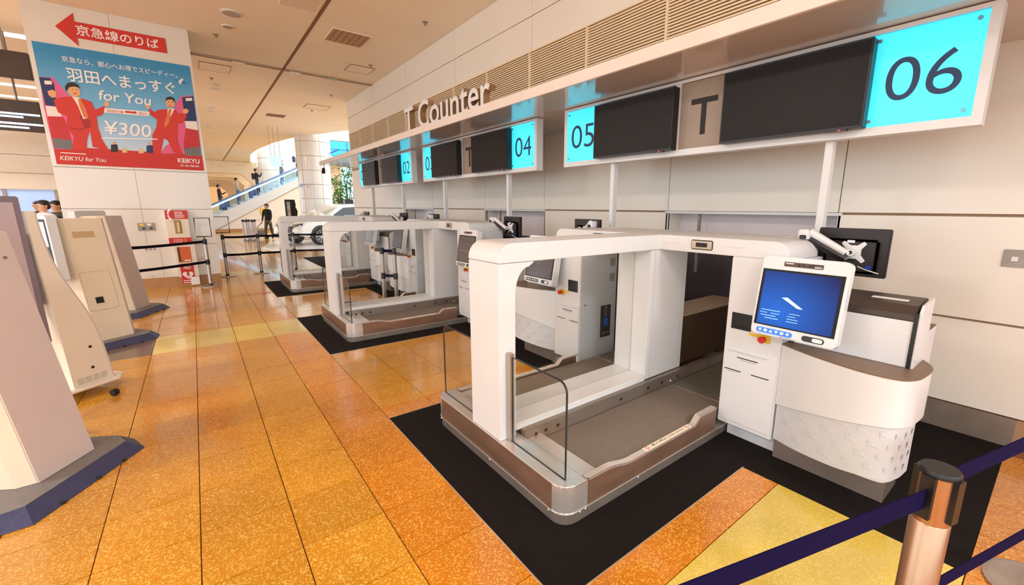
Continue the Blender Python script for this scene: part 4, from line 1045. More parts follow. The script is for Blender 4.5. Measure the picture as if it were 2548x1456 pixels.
pts = [(cx_+math.cos(a)*.07+.03, PY-.1445, cz_+math.sin(a)*.105) for a in [math.radians(q) for q in range(110, 251, 20)]]
MB().tube(pts, [.026, .02, .014, .014, .014, .014, .02, .026], 8).build('handset_symbol', paper, rt)
box('recess', mat('recess_tan', (170, 140, 84), .5), t, x0+(x1-x0)*.34, x0+(x1-x0)*.66, PY-.142, PY-.139, z0+hh*.31, z0+hh*.71)
hs = box('handset', mat('handset_cream', (226, 208, 158), .4), t, x0+(x1-x0)*.46, x0+(x1-x0)*.58, PY-.17, PY-.142, z0+hh*.34, z0+hh*.66, .012)
for i in range(3): box('caption_line', paper, rb, x0+(x1-x0)*.2, x0+(x1-x0)*.62, PY-.1445, PY-.143, z0+hh*(.05+i*.04), z0+hh*(.06+i*.04))
for i in range(3): box('caption_mark', yellow, rb, x0+(x1-x0)*.7, x0+(x1-x0)*.76, PY-.1445, PY-.143, z0+hh*(.045+i*.045), z0+hh*(.07+i*.045))
# AED cabinet standing below
x0, x1, z0, z1 = R5((432, 608), (500, 718), PY-.14); x1 = oY(PY-.14, 497, 690).x; z0 = .003
t = thing('aed_cabinet', 'white AED cabinet with red heart panel standing below the phone box', 'cabinet', ((x0+x1)/2, PY-.07, 0))
box('case', mat('box_cream', (236, 224, 206), .4), t, x0, x1, PY-.14, PY+.0, .2, z1, .004)
box('plinth', mat('baseboard_brown', (178, 132, 84), .35), t, x0, x1, PY-.13, PY, z0, .2)
W5 = x1-x0; zr = z1-.06
wn = box('orange_window', mat('aed_bag_orange', (214, 100, 30), .4), t, x0+W5*.12, x1-W5*.25, PY-.144, PY-.139, zr-.30, zr)
box('window_caption', paper, wn, x0+W5*.4, x0+W5*.7, PY-.1455, PY-.144, zr-.28, zr-.255)
box('window_shadow', mat('aed_shadow_brown', (92, 50, 26), .5), wn, x0+W5*.12, x0+W5*.24, PY-.1455, PY-.144, zr-.3, zr)  # dark brown strip paints a shadow along the window's side
rp = box('red_panel', red, t, x0+W5*.14, x1-W5*.22, PY-.144, PY-.139, zr-.74, zr-.33)
text('lettering', 'AED', paper, rp, (x0+W5*.28, PY-.1455, zr-.44), (1, 0, 0), UZ, W5*.36, .075, offset=.02)
hc = Vector((x0+W5*.46, 0, zr-.56))
heart = [(hc.x+.085*16*math.sin(a)**3/16, hc.z+.085*(13*math.cos(a)-5*math.cos(2*a)-2*math.cos(3*a)-math.cos(4*a))/16) for a in [2*math.pi*k/28 for k in range(28)]]
MB().prism(heart, 'y', PY-.146, PY-.144).build('heart', paper, rp)
MB().prism([(hc.x-.012, hc.z+.05), (hc.x+.03, hc.z+.05), (hc.x+.008, hc.z+.01), (hc.x+.035, hc.z+.01), (hc.x-.012, hc.z-.06), (hc.x+.002, hc.z-.01), (hc.x-.028, hc.z-.01)], 'y', PY-.1475, PY-.146).build('bolt', red, rp)
for i in range(2): box('caption_line', paper, rp, x0+W5*.2, x1-W5*.3, PY-.1455, PY-.144, zr-.68-i*.04, zr-.665-i*.04)
box('price_note', paper, t, x0+W5*.55, x1-W5*.02, PY-.145, PY-.13, .03, .19)
# double socket plate and small flush doors
x0, x1, z0, z1 = R5((341, 555), (388, 574))
t = thing('socket_plate', 'grey double key-switch plate on the pillar', 'wall plate', ((x0+x1)/2, PY, z0))
box('plate', steelx, t, x0, x1, PY-.012, PY, z0, z1, .003)
for q in (.3, .72):
    box('label_tag', yellow if q < .5 else paper, t, x0+(x1-x0)*(q-.18), x0+(x1-x0)*(q+.06), PY-.014, PY-.012, z0+(z1-z0)*.65, z0+(z1-z0)*.9)
    box('switch', black, t, x0+(x1-x0)*(q-.05), x0+(x1-x0)*(q+.12), PY-.02, PY-.012, z0+(z1-z0)*.2, z0+(z1-z0)*.42)
x0, x1, z0, z1 = R5((350, 607), (398, 625))
t = thing('service_hatch', 'flush service hatch with small caption below the key-switch plate', 'hatch', ((x0+x1)/2, PY, .25))
box('leaf', pilm, t, x0-.02, x1+.0, PY-.006, PY, .25, z1)
for i in range(3): box('caption_mark', mat('grey_print', (150, 142, 138), .6), t, x0+.05+i*.06, x0+.09+i*.06, PY-.0075, PY-.006, z0+.025, z0+.06)
box('corner_mark', ink, t, x1-.07, x1-.035, PY-.0075, PY-.006, z1-.07, z1-.03)

# ------------------------------------------------------------------ the hall behind
hallw = mat('hall_wall_cream', (240, 228, 212), .5, var=.02)
bluew = mat('daylit_window', (170, 226, 250), .3, emit=1.3, emit_rgb=(150, 218, 250))
# far end of the concourse and its warm lit vault frames
struct(MB().box(-14, 5, 74, 74.3, 0, 5).build('wall_far', mat('far_warm_glow', (250, 214, 160), .6, emit=.35, emit_rgb=(255, 205, 140))))  # emissive wall stands in for warm light at the hall's end
for i, Y in enumerate((40, 46, 52, 58, 64, 70)):
    t = thing('ceiling_arch', f'warm white ceiling frame number {i+1} along the far concourse', 'arch', (1.2, Y, 0), group='ceiling frames of the far concourse')
    t['label'] = ['nearest', 'second', 'third', 'fourth', 'fifth', 'farthest'][i]+' warm white frame across the far concourse'
    mb = MB(); mb.prism([(-3, 0), (-2.6, 0), (-2.6, 3.3), (-1.9, 4.0), (3.1, 4.0), (3.8, 3.3), (3.8, 0), (4.2, 0), (4.2, 4.86), (-3, 4.86)], 'y', Y, Y+.8)
    mb.build('frame', mat('warm_frame', (250, 226, 190), .6), t)
# atrium walls
struct(MB().box(4.6, 40, 50, 50.3, 0, 14).build('wall_atrium', hallw))
t = struct(MB().box(9.5, 30, 44.0, 44.05, .3, 13).build('window_1', bluew))
for i in range(9): MB().box(9.5+i*2.5-.06, 9.5+i*2.5+.06, 43.9, 44.0, .3, 13).build('window_mullion', whitep, t)
for z in (.3, 2.4, 4.6, 6.8, 9): MB().box(9.5, 30, 43.9, 44.0, z-.06, z+.06).build('window_transom', whitep, t)
# upper gallery edge with glass rail seen over the louvre band
t = thing('upper_gallery', 'upper gallery with blue glass balustrade right of the round column', 'gallery', (9, 30, 4.2))
box('slab', hallw, t, 7.2, 16, 30, 33, 4.3, 4.7)
MB().lathe([(.3, 0), (.3, 4.3)], (12, 31.5, 0), 20).build('support', hallw, t, smooth=True)
box('glass_rail', glass_mat('blue_glass', (150, 205, 235)), t, 7.2, 16, 30.05, 30.07, 4.7, 5.7)
MB().tube([(7.2, 30.06, 5.7), (16, 30.06, 5.7)], .04).build('handrail', steel, t)

# round columns with ring joints
ringj = mat('column_joint', (206, 186, 164), .7)
def column(label, px0, px1, Y, top):
    a, b = oY(Y, px0, 470), oY(Y, px1, 470); r = (b.x-a.x)/2*.97; cx = (a.x+b.x)/2; cy = Y+r*.2
    t = thing('round_column', label, 'column', (cx, cy, 0), group='round atrium columns')
    n = 9
    for i in range(n):
        MB().lathe([(r, top*i/n+.012), (r, top*(i+1)/n-.012)], (cx, cy, 0), 36).build('drum', pilm, t, smooth=True)
    MB().lathe([(r-.03, 0), (r-.03, top)], (cx, cy, 0), 30).build('core', ringj, t, smooth=True)
    for q in range(3):
        an = -math.pi/2+(q-1)*1.2+.25; d = Vector((math.cos(an), math.sin(an), 0)); c = Vector((cx, cy, 0))+d*(r-.004); e = Vector((-d.y, d.x, 0))*.012
        MB().add([c+e, c-e, c-e+Vector((0, 0, top)), c+e+Vector((0, 0, top)), c+e+d*.007, c-e+d*.007, c-e+d*.007+Vector((0, 0, top)), c+e+d*.007+Vector((0, 0, top))], [(0, 1, 2, 3), (4, 7, 6, 5), (0, 4, 5, 1), (1, 5, 6, 2), (2, 6, 7, 3), (3, 7, 4, 0)]).build('vertical_joint', ringj, t)
    return cx, cy, r
column('near thick round cream column behind the white car', 745, 828, 23.4, 5.9)
column('paler round column behind the escalator', 648, 712, 38.5, 7.6)

# ------------------------------------------------------------------ escalator
EY = 33.0
def E(px, py, d=0): q = oY(EY, px, py); return Vector((q.x, EY+d, q.z))
t = thing('escalator', 'long white escalator with blue-lit glass balustrade rising to the right', 'escalator', (3.5, EY+.6, 0))
lo = [E(534, 574), E(750, 460)]                     # lower edge of the white side band
hi = [E(530, 539), E(750, 440)]                     # top of the band, foot of the glass
p0, p1 = E(521, 583), E(845, 583)
sl = (lo[1].z-lo[0].z)/(lo[1].x-lo[0].x)
xa, xb = lo[0].x-1.0, lo[1].x+2.6
def ln(a, b, x): return a.z+(b.z-a.z)*(x-a.x)/(b.x-a.x)
MB().prism([(xa, 0), (xb, 0), (xb, ln(*lo, xb)), (xa, max(0, ln(*lo, xa)))], 'y', EY+.08, EY+1.6).build('under_wall', hallw, t)
MB().prism([(xa, ln(*lo, xa)), (xb, ln(*lo, xb)), (xb, ln(*hi, xb)), (xa, ln(*hi, xa))], 'y', EY, EY+1.7).build('side_band', whitep, t)
MB().prism([(xa, ln(*lo, xa)-.03), (xb, ln(*lo, xb)-.03), (xb, ln(*lo, xb)), (xa, ln(*lo, xa))], 'y', EY+.04, EY+.1).build('shadow_gap', back, t)
gh = .62
gl_ = glass_mat('escalator_glass', (240, 250, 255))
for i in range(5):
    x0 = xa+(xb-xa)*i/5+.02; x1 = xa+(xb-xa)*(i+1)/5-.02
    for d in (.1, 1.5): MB().prism([(x0, ln(*hi, x0)), (x1, ln(*hi, x1)), (x1, ln(*hi, x1)+gh), (x0, ln(*hi, x0)+gh)], 'y', EY+d, EY+d+.02).build('glass_panel', gl_, t)
for d in (.11, 1.51):
    MB().tube([(xa, EY+d, ln(*hi, xa)+gh+.05), (xb, EY+d, ln(*hi, xb)+gh+.05)], .05, 8).build('handrail', mat('handrail_blue_grey', (120, 134, 168), .4), t)
    MB().tube([(xa, EY+d-.03, ln(*hi, xa)+gh-.06), (xb, EY+d-.03, ln(*hi, xb)+gh-.06)], .045, 8).build('rail_light', mat('rail_light', (190, 236, 255), .4, emit=1.6, emit_rgb=(150, 220, 255)), t)
stepm = mat('escalator_step', (228, 234, 242), .5, metal=.4)
n = 24
for i in range(n):
    x0 = xa+(xb-xa)*i/n; x1 = xa+(xb-xa)*(i+1)/n; z = ln(*hi, x1)-.02
    box('step', stepm, t, x0, x1, EY+.14, EY+1.48, z-.25, z)
struct(MB().box(-1, 14, EY-.05, EY+.06, 0, .18).build('baseboard_far', mat('baseboard_brown', (178, 132, 84), .35)))
def step_z(x): return ln(*hi, x)+.1

# ------------------------------------------------------------------ people
skinm = mat('skin', (214, 164, 132), .5); hairm = mat('hair_black', (30, 24, 24), .5); shoe = mat('shoes_dark', (36, 32, 34), .5)
def person(label, loc, yaw, top, bottom, hairc=hairm, pose=None, h=1.70, skirt=False, extra=None):
    pose = pose or {}
    t = thing('person', label, 'person', loc, group=None)
    s = h/1.7; V = lambda x, y, z: Vector((x*s, y*s, z*s))
    arm = pose.get('arms', ((.24, .02, 1.12, .22, .12, .90), (.24, .02, 1.12, .22, .12, .90)))
    stride = pose.get('stride', .06); bend = pose.get('bend', 0)
    bm_v = []; bm_e = []; rad = []
    def nd(p, r, prev=None):
        bm_v.append(p); rad.append(r if isinstance(r, tuple) else (r, r)); i = len(bm_v)-1
        if prev is not None: bm_e.append((prev, i))
        return i
    pel = nd(V(0, 0, .93), (.15*s, .11*s)); b = lambda z: bend*max(0, z-.95)
    wst = nd(V(0, b(1.08), 1.08), (.135*s, .095*s), pel); ch = nd(V(0, b(1.28), 1.28), (.165*s, .11*s), wst); sh = nd(V(0, b(1.40), 1.40), (.12*s, .085*s), ch)
    nk = nd(V(0, b(1.48)+.01, 1.475), .052*s, sh); hd0 = nd(V(0, b(1.54)+.025, 1.535), .07*s, nk); hd = nd(V(0, b(1.6)+.02, 1.60), (.078*s, .095*s), hd0); nd(V(0, b(1.67)+.01, 1.665), (.06*s, .075*s), hd)
    hands = []
    for sx, a in ((-1, arm[0]), (1, arm[1])):
        shd = nd(V(sx*.17, b(1.38), 1.385), .062*s, sh); el = nd(V(sx*a[0], a[1]+b(a[2]), a[2]), .045*s, shd); wr_ = nd(V(sx*a[3], a[4]+b(a[5]), a[5]), .032*s, el)
        d = (bm_v[wr_]-bm_v[el]).normalized(); pm = nd(bm_v[wr_]+d*.06*s, (.036*s, .022*s), wr_); hands.append((bm_v[wr_]+d*.09*s, d, sx))
    for sx in (-1, 1):
        hp = nd(V(sx*.085, 0, .86), .092*s, pel); kn = nd(V(sx*.09, stride*sx*.6+.02, .49), .062*s, hp); an = nd(V(sx*.09, stride*sx, .10), .042*s, kn)
        nd(V(sx*.1, stride*sx+.11, .05), (.042*s, .035*s), an)
    me = bpy.data.meshes.new('body'); me.from_pydata(bm_v, bm_e, []); o = bpy.data.objects.new('body_tmp', me); col.objects.link(o)
    sk = o.modifiers.new('s', 'SKIN'); sk.use_smooth_shade = True
    for i, r in enumerate(rad): me.skin_vertices[0].data[i].radius = r
    me.skin_vertices[0].data[0].use_root = True
    su = o.modifiers.new('u', 'SUBSURF'); su.levels = 2
    ev = o.evaluated_get(bpy.context.evaluated_depsgraph_get()); m2 = bpy.data.meshes.new_from_object(ev)
    mb = MB(); mb.add([v.co.copy() for v in m2.vertices], [tuple(p.vertices) for p in m2.polygons])
    bpy.data.objects.remove(o); bpy.data.meshes.remove(me); bpy.data.meshes.remove(m2)
    for c, d, sx in hands:
        sd = d.cross(Vector((0, 1, .2))).normalized()
        for q in range(4): mb.tube([c+sd*(q-1.5)*.014*s, c+sd*(q-1.5)*.016*s+d*(.035, .045, .042, .03)[q]*s, c+sd*(q-1.5)*.016*s+d*(.05, .065, .06, .045)[q]*s+Vector((0, .012*s, 0))], [.008*s, .0075*s, .006*s], 6)
        mb.tube([c-d*.04*s+sd*.025*s*sx, c-d*.01*s+sd*.048*s*sx, c+d*.012*s+sd*.052*s*sx], [.009*s, .008*s, .006*s], 6)
    mb.tube([V(0, b(1.6)+.105, 1.605), V(0, b(1.59)+.125, 1.585)], [.010*s, .015*s], 6)      # nose
    for sx in (-1, 1): mb.ell(V(sx*.083, b(1.6)+.01, 1.59), .012*s, .02*s, .03*s, 6, 5)
    if skirt: mb.lathe([(.15*s, .98*s), (.2*s, .8*s), (.27*s, .5*s)], (0, 0, 0), 16)
    R = Matrix.Rotation(yaw, 4, 'Z'); mb.xf(R)
    L_ = Vector(loc); mb2 = MB(); mb2.v = [p+L_ for p in mb.v]; mb2.f = mb.f
    bo = mb2.build('body', skinm, t, smooth=True)
    for m in (top, bottom, shoe): bo.data.materials.append(m)
    hp_ = [c for c, d, sx in hands]
    for f in bo.data.polygons:
        c = R.inverted() @ f.center; z = c.z/s
        nearhand = min((c-q).length for q in hp_) < .085*s
        f.material_index = 0 if z > 1.465 or (nearhand and z > .3) else 1 if z > .92 or (abs(c.x) > .165*s and z > .6) else 3 if z < .085 else 2
    # hair cap as a child
    hm = MB(); hm.ell(V(0, b(1.64)-.012, 1.645), .092*s, .105*s, .075*s, 12, 8); hm.ell(V(0, b(1.6)-.05, 1.59), .08*s, .06*s, .07*s, 10, 6); hm.xf(R)
    hm.v = [p+L_ for p in hm.v]; hm.build('hair', hairc, t, smooth=True)
    if extra: extra(t, L_, R, s)
    return t
cl = lambda n, c: mat('cloth_'+n, c, .85, var=.08, vscale=12)
darkj, navyc, beigec, greyc, jean, blackc, tanc, camo = cl('dark_jacket', (52, 44, 56)), cl('navy', (60, 74, 112)), cl('beige', (196, 186, 166)), cl('grey', (120, 118, 128)), cl('jeans', (96, 122, 164)), cl('black', (28, 26, 30)), cl('tan', (222, 186, 130)), mat('cloth_camouflage', (84, 76, 66), .85, var=.5, vscale=9)
def backpack(m):
    def f(t, L, R, s):
        mb = MB().box(-.14*s, .14*s, -.26*s, -.1*s, 1.02*s, 1.42*s).xf(R); mb.v = [p+L for p in mb.v]; mb.build('backpack', m, t, .04)
    return f
def esc(px, py):  # a place on the steps below the picture point
    q = oY(EY+.8, px, py); return (q.x, EY+.8, step_z(q.x)-.12)
phone = ((.22, .14, 1.12, .10, .34, 1.25), (.22, .02, 1.12, .22, .12, .92))
person('person in a dark jacket looking at a phone, lowest on the escalator', esc(548, 500), -math.pi/2, darkj, navyc, pose={'arms': phone})
person('person in a beige jacket with a waist bag, second on the escalator', esc(592, 480), -math.pi/2, beigec, jean, h=1.66)
person('person in a dark hooded coat with raised arms on the escalator', esc(640, 455), -math.pi/2, darkj, navyc, pose={'arms': ((.22, .2, 1.2, .08, .3, 1.45), (.22, .18, 1.2, .08, .3, 1.45))}, extra=backpack(darkj), h=1.72)
person('grey-haired person in a patterned jacket higher on the escalator', esc(699, 425), -math.pi/2, mat('cloth_pattern', (120, 116, 130), .85, var=.5, vscale=10), jean, hairc=mat('hair_grey', (220, 212, 204), .6), pose={'bend': .12})
person('person in a tan top with a dark backpack near the round column', esc(739, 405), -math.pi/2, tanc, navyc, extra=backpack(navyc), pose={'bend': .12})
def case(px, py, lb):
    q = oY(EY+.55, px, py); z = step_z(q.x)-.12
    t = thing('suitcase', lb, 'suitcase', (q.x, EY+.55, z))
    box('shell', cl('case_navy', (66, 76, 120)), t, q.x-.2, q.x+.2, EY+.42, EY+.68, z+.04, z+.62, .04)
    MB().tube([(q.x-.1, EY+.65, z+.6), (q.x-.1, EY+.65, z+.85), (q.x+.1, EY+.65, z+.85), (q.x+.1, EY+.65, z+.6)], .012, 6).build('handle', blackc, t)
    for dx in (-.15, .15): MB().tube([(q.x+dx, EY+.45, z+.03), (q.x+dx, EY+.47, z+.03)], .03, 8).build('wheel', black, t)
case(563, 520, 'navy suitcase beside the lowest person on the escalator'); case(629, 490, 'navy suitcase beside the hooded person on the escalator')
pq = oZ(0, 664, 586); pq = (3.0, 25.6, 0)
q = oY(24.6, 668, 560)
pz = Vector((q.x, 24.6, 0))
person('person in black top and camouflage trousers pulling a cart', tuple(pz), math.pi*.75, blackc, camo, pose={'arms': ((.26, .08, 1.15, .34, .25, .92), (.24, 0, 1.12, .22, .1, .9)), 'stride': .12})
# cart
q = oY(25.4, 642, 575); cx, cy = q.x, 25.4
t = thing('hand_cart', 'low wire hand cart pulled by the person in black', 'cart', (cx, cy, 0))
box('deck', steelx, t, cx-.45, cx+.45, cy-.25, cy+.25, .14, .18, .01)
for dx in (-.35, .35):
    for dy in (-.2, .2): MB().tube([(cx+dx, cy+dy-.02, .07), (cx+dx, cy+dy+.02, .07)], .07, 12).build('wheel', black, t)
MB().tube([(cx-.44, cy-.2, .18), (cx-.44, cy-.2, 1.0), (cx-.44, cy+.2, 1.0), (cx-.44, cy+.2, .18)], .015, 6).build('push_handle', steel, t)
MB().tube([(cx-.44, cy-.2, .95), (cx+.44, cy-.2, .9), (cx+.44, cy-.2, .18)], .012, 6).build('side_rail', steel, t)
MB().tube([(cx-.3, cy-.22, .2), (cx+.2, cy-.22, .85)], .015, 6).build('brace', black, t)
box('load', cl('grey_box', (150, 146, 150)), t, cx-.1, cx+.3, cy-.2, cy+.2, .18, .42, .01)
# cluster of stored stanchions
for i, px in enumerate((609, 616, 623, 631, 638)):
    q = oY(24.0-.4*(i % 2), px, 590); h_ = .98
    stanchion(['leftmost', 'second', 'middle', 'fourth', 'rightmost'][i]+' of five stored stanchions at the foot of the escalator', q.x, 24.0-.4*(i % 2), r=.05, h=h_, group='stored stanchions', two=False, base_r=.10, m=steel if i % 2 else mat('light_post', (222, 214, 212), .4))
# black poster stand with silhouette edge
a, b = oY(25.5, 712, 540), oY(25.5, 737, 497)
t = thing('display_board', 'black free-standing display board with cut-out silhouette below the escalator', 'display board', ((a.x+b.x)/2, 25.5, 0))
box('base', black, t, a.x, b.x+.1, 25.4, 25.7, .003, .06)
zt_ = b.z; zb_ = .06
box('frame', black, t, a.x, a.x+(b.x-a.x)*.5, 25.48, 25.56, zb_, zt_, .01)
box('print', mat('dim_print', (170, 160, 160), .5, var=.3, vscale=5), t, a.x+.08, a.x+(b.x-a.x)*.42, 25.47, 25.48, 1.0, zt_-.12)
xm = a.x+(b.x-a.x)*.5; w5 = b.x-xm
MB().prism([(xm, zb_), (xm+w5*1.3, zb_), (xm+w5*1.3, .9), (xm+w5*.9, 1.05), (xm+w5*1.05, 1.35), (xm+w5*.7, 1.6), (xm+w5*.85, zt_-.3), (xm+w5*.7, zt_), (xm, zt_)], 'y', 25.49, 25.55).build('silhouette', blackm, t)
q = oY(25.3, 702, 530)
onebox('yellow_notice', yellow, 'small yellow notice on the wall under the escalator', 'notice', q.x-.12, q.x+.12, EY+.02, EY+.07, q.z-.25, q.z+.2)
# security camera on the near column
q = oY(22.9, 749, 462)
t = thing('security_camera', 'small blue-grey camera on the side of the round column', 'camera', (q.x, q.y, q.z))
MB().tube([(q.x, q.y, q.z), (q.x-.02, q.y-.2, q.z-.02)], .07, 10).build('body', mat('camera_blue', (150, 180, 222), .4), t, smooth=True)
box('mount', whitep, t, q.x-.02, q.x+.02, q.y, q.y+.5, q.z+.04, q.z+.09)
# hanging blue direction sign on three rods
q0, q1 = oY(21.6, 679, 408), oY(21.6, 692, 398)
t = thing('hanging_sign', 'pale blue direction sign hanging on thin rods in the atrium', 'sign', ((q0.x+q1.x)/2, 21.6, q0.z))
box('board', mat('sign_pale_blue', (190, 226, 250), .4, emit=.5), t, q0.x-.08, q1.x+.12, 21.58, 21.62, q0.z-.1, q1.z+.15, .006)
for dx in (-.04, .12, .3): MB().tube([(q0.x+dx, 21.6, q1.z+.15), (q0.x+dx, 21.6, CZ)], .009, 6).build('rod', steelx, t)
# black spotlight hanging from the canopy end
q = oX(2.78, 807, 424); q.y = min(q.y, 12.55)
t = thing('spotlight', 'small black spotlight hanging from the far canopy end', 'spotlight', (q.x, q.y, FZ0))
MB().tube([(q.x, q.y, FZ0+.005), (q.x, q.y, q.z+.05)], .008, 6).build('stem', black, t)
MB().tube([(q.x-.02, q.y-.03, q.z+.05), (q.x-.04, q.y-.05, q.z-.08)], [.035, .045], 12).build('can', black, t, smooth=True)

# ------------------------------------------------------------------ plant with black planter
q = oY(24.6, 862, 515)
t = thing('tall_plant', 'tall green leafy plant in front of the blue window', 'plant', (q.x, 24.6, 0))
MB().lathe([(.35, .003), (.45, .7), (.42, .72)], (q.x, 24.6, 0), 20).build('pot', mat('pot_grey', (120, 120, 124), .6), t, smooth=True)
leafm = mat('leaf_green', (70, 128, 44), .5, var=.45, vscale=2.5); barkm = mat('bark', (96, 78, 56), .8)
mb = MB(); rnd = random.Random(4); tips = []
for i in range(9):
    x = q.x+rnd.uniform(-.2, .2); top = Vector((q.x+rnd.uniform(-1.1, .6), 24.6+rnd.uniform(-.5, .5), rnd.uniform(2.2, 4.3)))
    p = [Vector((x, 24.6, .65)), Vector((x, 24.6, .65)).lerp(top, .5)+Vector((rnd.uniform(-.2, .2), 0, .3)), top]; mb.tube(p, [.03, .02, .008], 6); tips.append(p)
mb.build('stems', barkm, t)
mb = MB()
for i in range(700):
    p = rnd.choice(tips); k = rnd.uniform(.25, 1); c = (p[0].lerp(p[1], k*2) if k < .5 else p[1].lerp(p[2], k*2-1))+Vector((rnd.uniform(-.3, .3), rnd.uniform(-.3, .3), rnd.uniform(-.3, .2)))
    d = Vector((rnd.uniform(-1, 1), rnd.uniform(-1, 1), rnd.uniform(-.9, .3))).normalized(); e = d.cross(Vector((rnd.uniform(-1, 1), rnd.uniform(-1, 1), 1))).normalized(); l = rnd.uniform(.16, .3)
    n_ = d.cross(e)*.012
    mb.add([c, c+d*l*.5+e*l*.18+n_, c+d*l, c+d*l*.5-e*l*.18+n_], [(0, 1, 2), (0, 2, 3)])
mb.build('leaves', leafm, t, kind='stuff')
a, b = oY(23.6, 853, 519), oY(23.6, 879, 496)
t = thing('loudspeaker', 'black box loudspeaker on a stand in front of the plant', 'loudspeaker', ((a.x+b.x)/2, 23.7, 0))
box('cabinet', black, t, a.x, b.x, 23.6, 23.9, a.z, b.z, .02)
box('side_stripe', steelx, t, a.x+.05, a.x+.12, 23.59, 23.6, a.z, b.z-.05)
MB().tube([((a.x+b.x)/2, 23.75, .02), ((a.x+b.x)/2, 23.75, a.z)], .03, 8).build('pole', black, t)
MB().lathe([(.3, .003), (.3, .02), (.04, .04)], ((a.x+b.x)/2, 23.75, 0), 16).build('foot', black, t)
fa, fb = oY(23.6, 850, 493), oY(23.6, 880, 478)
MB().tube([(fa.x, 23.7, b.z), (fa.x, 23.7, fb.z), (fb.x, 23.7, fb.z), (fb.x, 23.7, b.z)], .015, 6).build('top_frame', black, t)

# ------------------------------------------------------------------ white car on a low white platform
plat = [oZ(.02, 655, 617), oZ(.02, 702, 640), oZ(.02, 850, 640), oZ(.02, 900, 600), oZ(.02, 700, 600)]
mb = MB().prism([(1.9, 19.4), (2.2, 17.6), (8.6, 17.4), (8.8, 22.6), (2.6, 22.8)], 'z', .003, .03)
place(mb, 'car_platform', mat('platform_white', (240, 234, 232), .25), 'low white platform under the white car', 'platform', (5, 20, .003))
car = thing('car', 'white sport utility car parked on the white platform', 'car', (0, 0, 0), rz=1e-6)
paint = mat('car_white', (240, 236, 232), .18, coat=.6); cglass = mat('car_glass', (36, 40, 44), .08, coat=.5); trimb = mat('car_black_trim', (34, 32, 36), .5); tyre = mat('tyre', (30, 28, 30), .8); alloy = mat('alloy', (190, 188, 190), .25, metal=.9)
# car-local: u forward, v left, z up
prof = [(-2.3, .42), (-2.28, .95), (-2.1, 1.12), (-1.2, 1.14), (.75, 1.10), (1.35, 1.05), (2.0, .95), (2.3, .80), (2.36, .62), (2.33, .42), (1.6, .30), (-1.8, .30)]
def ringv(prof, v, sh, dz=0): return [(u*sh, v, z+dz) for u, z in prof]
def carmesh(name, m, rings, par=car, **k): return MB().loft(rings).build(name, m, par, **k)
carmesh('body', paint, [ringv(prof, -.92, .965), ringv(prof, -.86, .99), ringv(prof, 0, 1.0), ringv(prof, .86, .99), ringv(prof, .92, .965)], bevel=.03, smooth=True)
cab = [(-2.12, 1.10), (-1.85, 1.52), (-1.3, 1.66), (-.2, 1.68), (.35, 1.58), (1.15, 1.10)]
def cabr(v, k, dz=0): return [(u*k if u > 0 else u*(.5+.5*k), v, z+dz) for u, z in cab]
carmesh('cabin', paint, [cabr(-.80, .96), [(u*.97, -.66+0*(z), z) for u, z in cab], [(u, 0, z+.02) for u, z in cab], [(u*.97, .66, z) for u, z in cab], cabr(.80, .96)], bevel=.02, smooth=True)
for s_ in (-1, 1):
    win = [(-1.85, 1.16), (-1.62, 1.50), (-.55, 1.56), (-.5, 1.16)]; win2 = [(-.46, 1.16), (-.5, 1.56), (.2, 1.52), (.80, 1.16)]
    for w_ in (win, win2): MB().prism([(u, z) for u, z in w_], 'y', s_*.79, s_*.812).build('side_window', cglass, car)
    MB().prism([(-1.85, .31), (-1.85, .43), (1.9, .43), (1.85, .31)], 'y', s_*.86, s_*.935).build('sill_trim', trimb, car, .01)
    for wx in (1.42, -1.40):
        MB().prism(arc(wx, .37, .44, 0, 180, 14)+[(wx-.44, .30), (wx+.44, .30)], 'y', s_*.80, s_*.94).build('arch_trim', trimb, car)
        MB().tube([(wx, s_*.74, .365), (wx, s_*.96, .365)], .365, 28).build('tyre', tyre, car, .03, smooth=True)
        hb = MB().tube([(wx, s_*.955, .365), (wx, s_*.968, .365)], .26, 24).build('rim', trimb, car)
        for q in range(10):
            a_ = 2*math.pi*q/10; MB().tube([(wx, s_*.972, .365), (wx+.25*math.cos(a_), s_*.972, .365+.25*math.sin(a_))], .018, 5).build('spoke', alloy, hb)
        MB().tube([(wx+.262*math.cos(2*math.pi*q/24), s_*.968, .365+.262*math.sin(2*math.pi*q/24)) for q in range(25)], .012, 5).build('rim_lip', alloy, hb)
    MB().add([(2.16, s_*.90, .90), (2.335, s_*.50, .86), (2.36, s_*.52, .76), (2.20, s_*.915, .80), (2.12, s_*.90, .90), (2.25, s_*.50, .86), (2.25, s_*.52, .76), (2.15, s_*.88, .80)], [(0, 1, 2, 3), (4, 7, 6, 5), (0, 4, 5, 1), (1, 5, 6, 2), (2, 6, 7, 3), (3, 7, 4, 0)]).build('headlight', cglass, car)
    MB().ell((.95, s_*1.0, 1.17), .10, .10, .07).build('mirror', paint, car, smooth=True)
MB().prism([(.78, 1.20), (.26, 1.57), (.30, 1.60), (1.12, 1.14)], 'y', -.66, .66).build('windscreen', mat('windscreen', (196, 206, 196), .1, coat=.4), car)
MB().add([(2.37, -.5, .78), (2.37, .5, .78), (2.385, .42, .52), (2.385, -.42, .52), (2.3, -.5, .78), (2.3, .5, .78), (2.3, .42, .52), (2.3, -.42, .52)], [(0, 1, 2, 3), (4, 7, 6, 5), (0, 4, 5, 1), (1, 5, 6, 2), (2, 6, 7, 3), (3, 7, 4, 0)]).build('grille', trimb, car)
MB().box(2.28, 2.37, -.85, .85, .30, .48).build('lower_bumper', trimb, car, .02)
for s_ in (-1, 1): MB().box(2.30, 2.385, *sorted((s_*.5, s_*.8)), .46, .54).build('bumper_blade', paint, car, .02)
hd = math.radians(180+22)
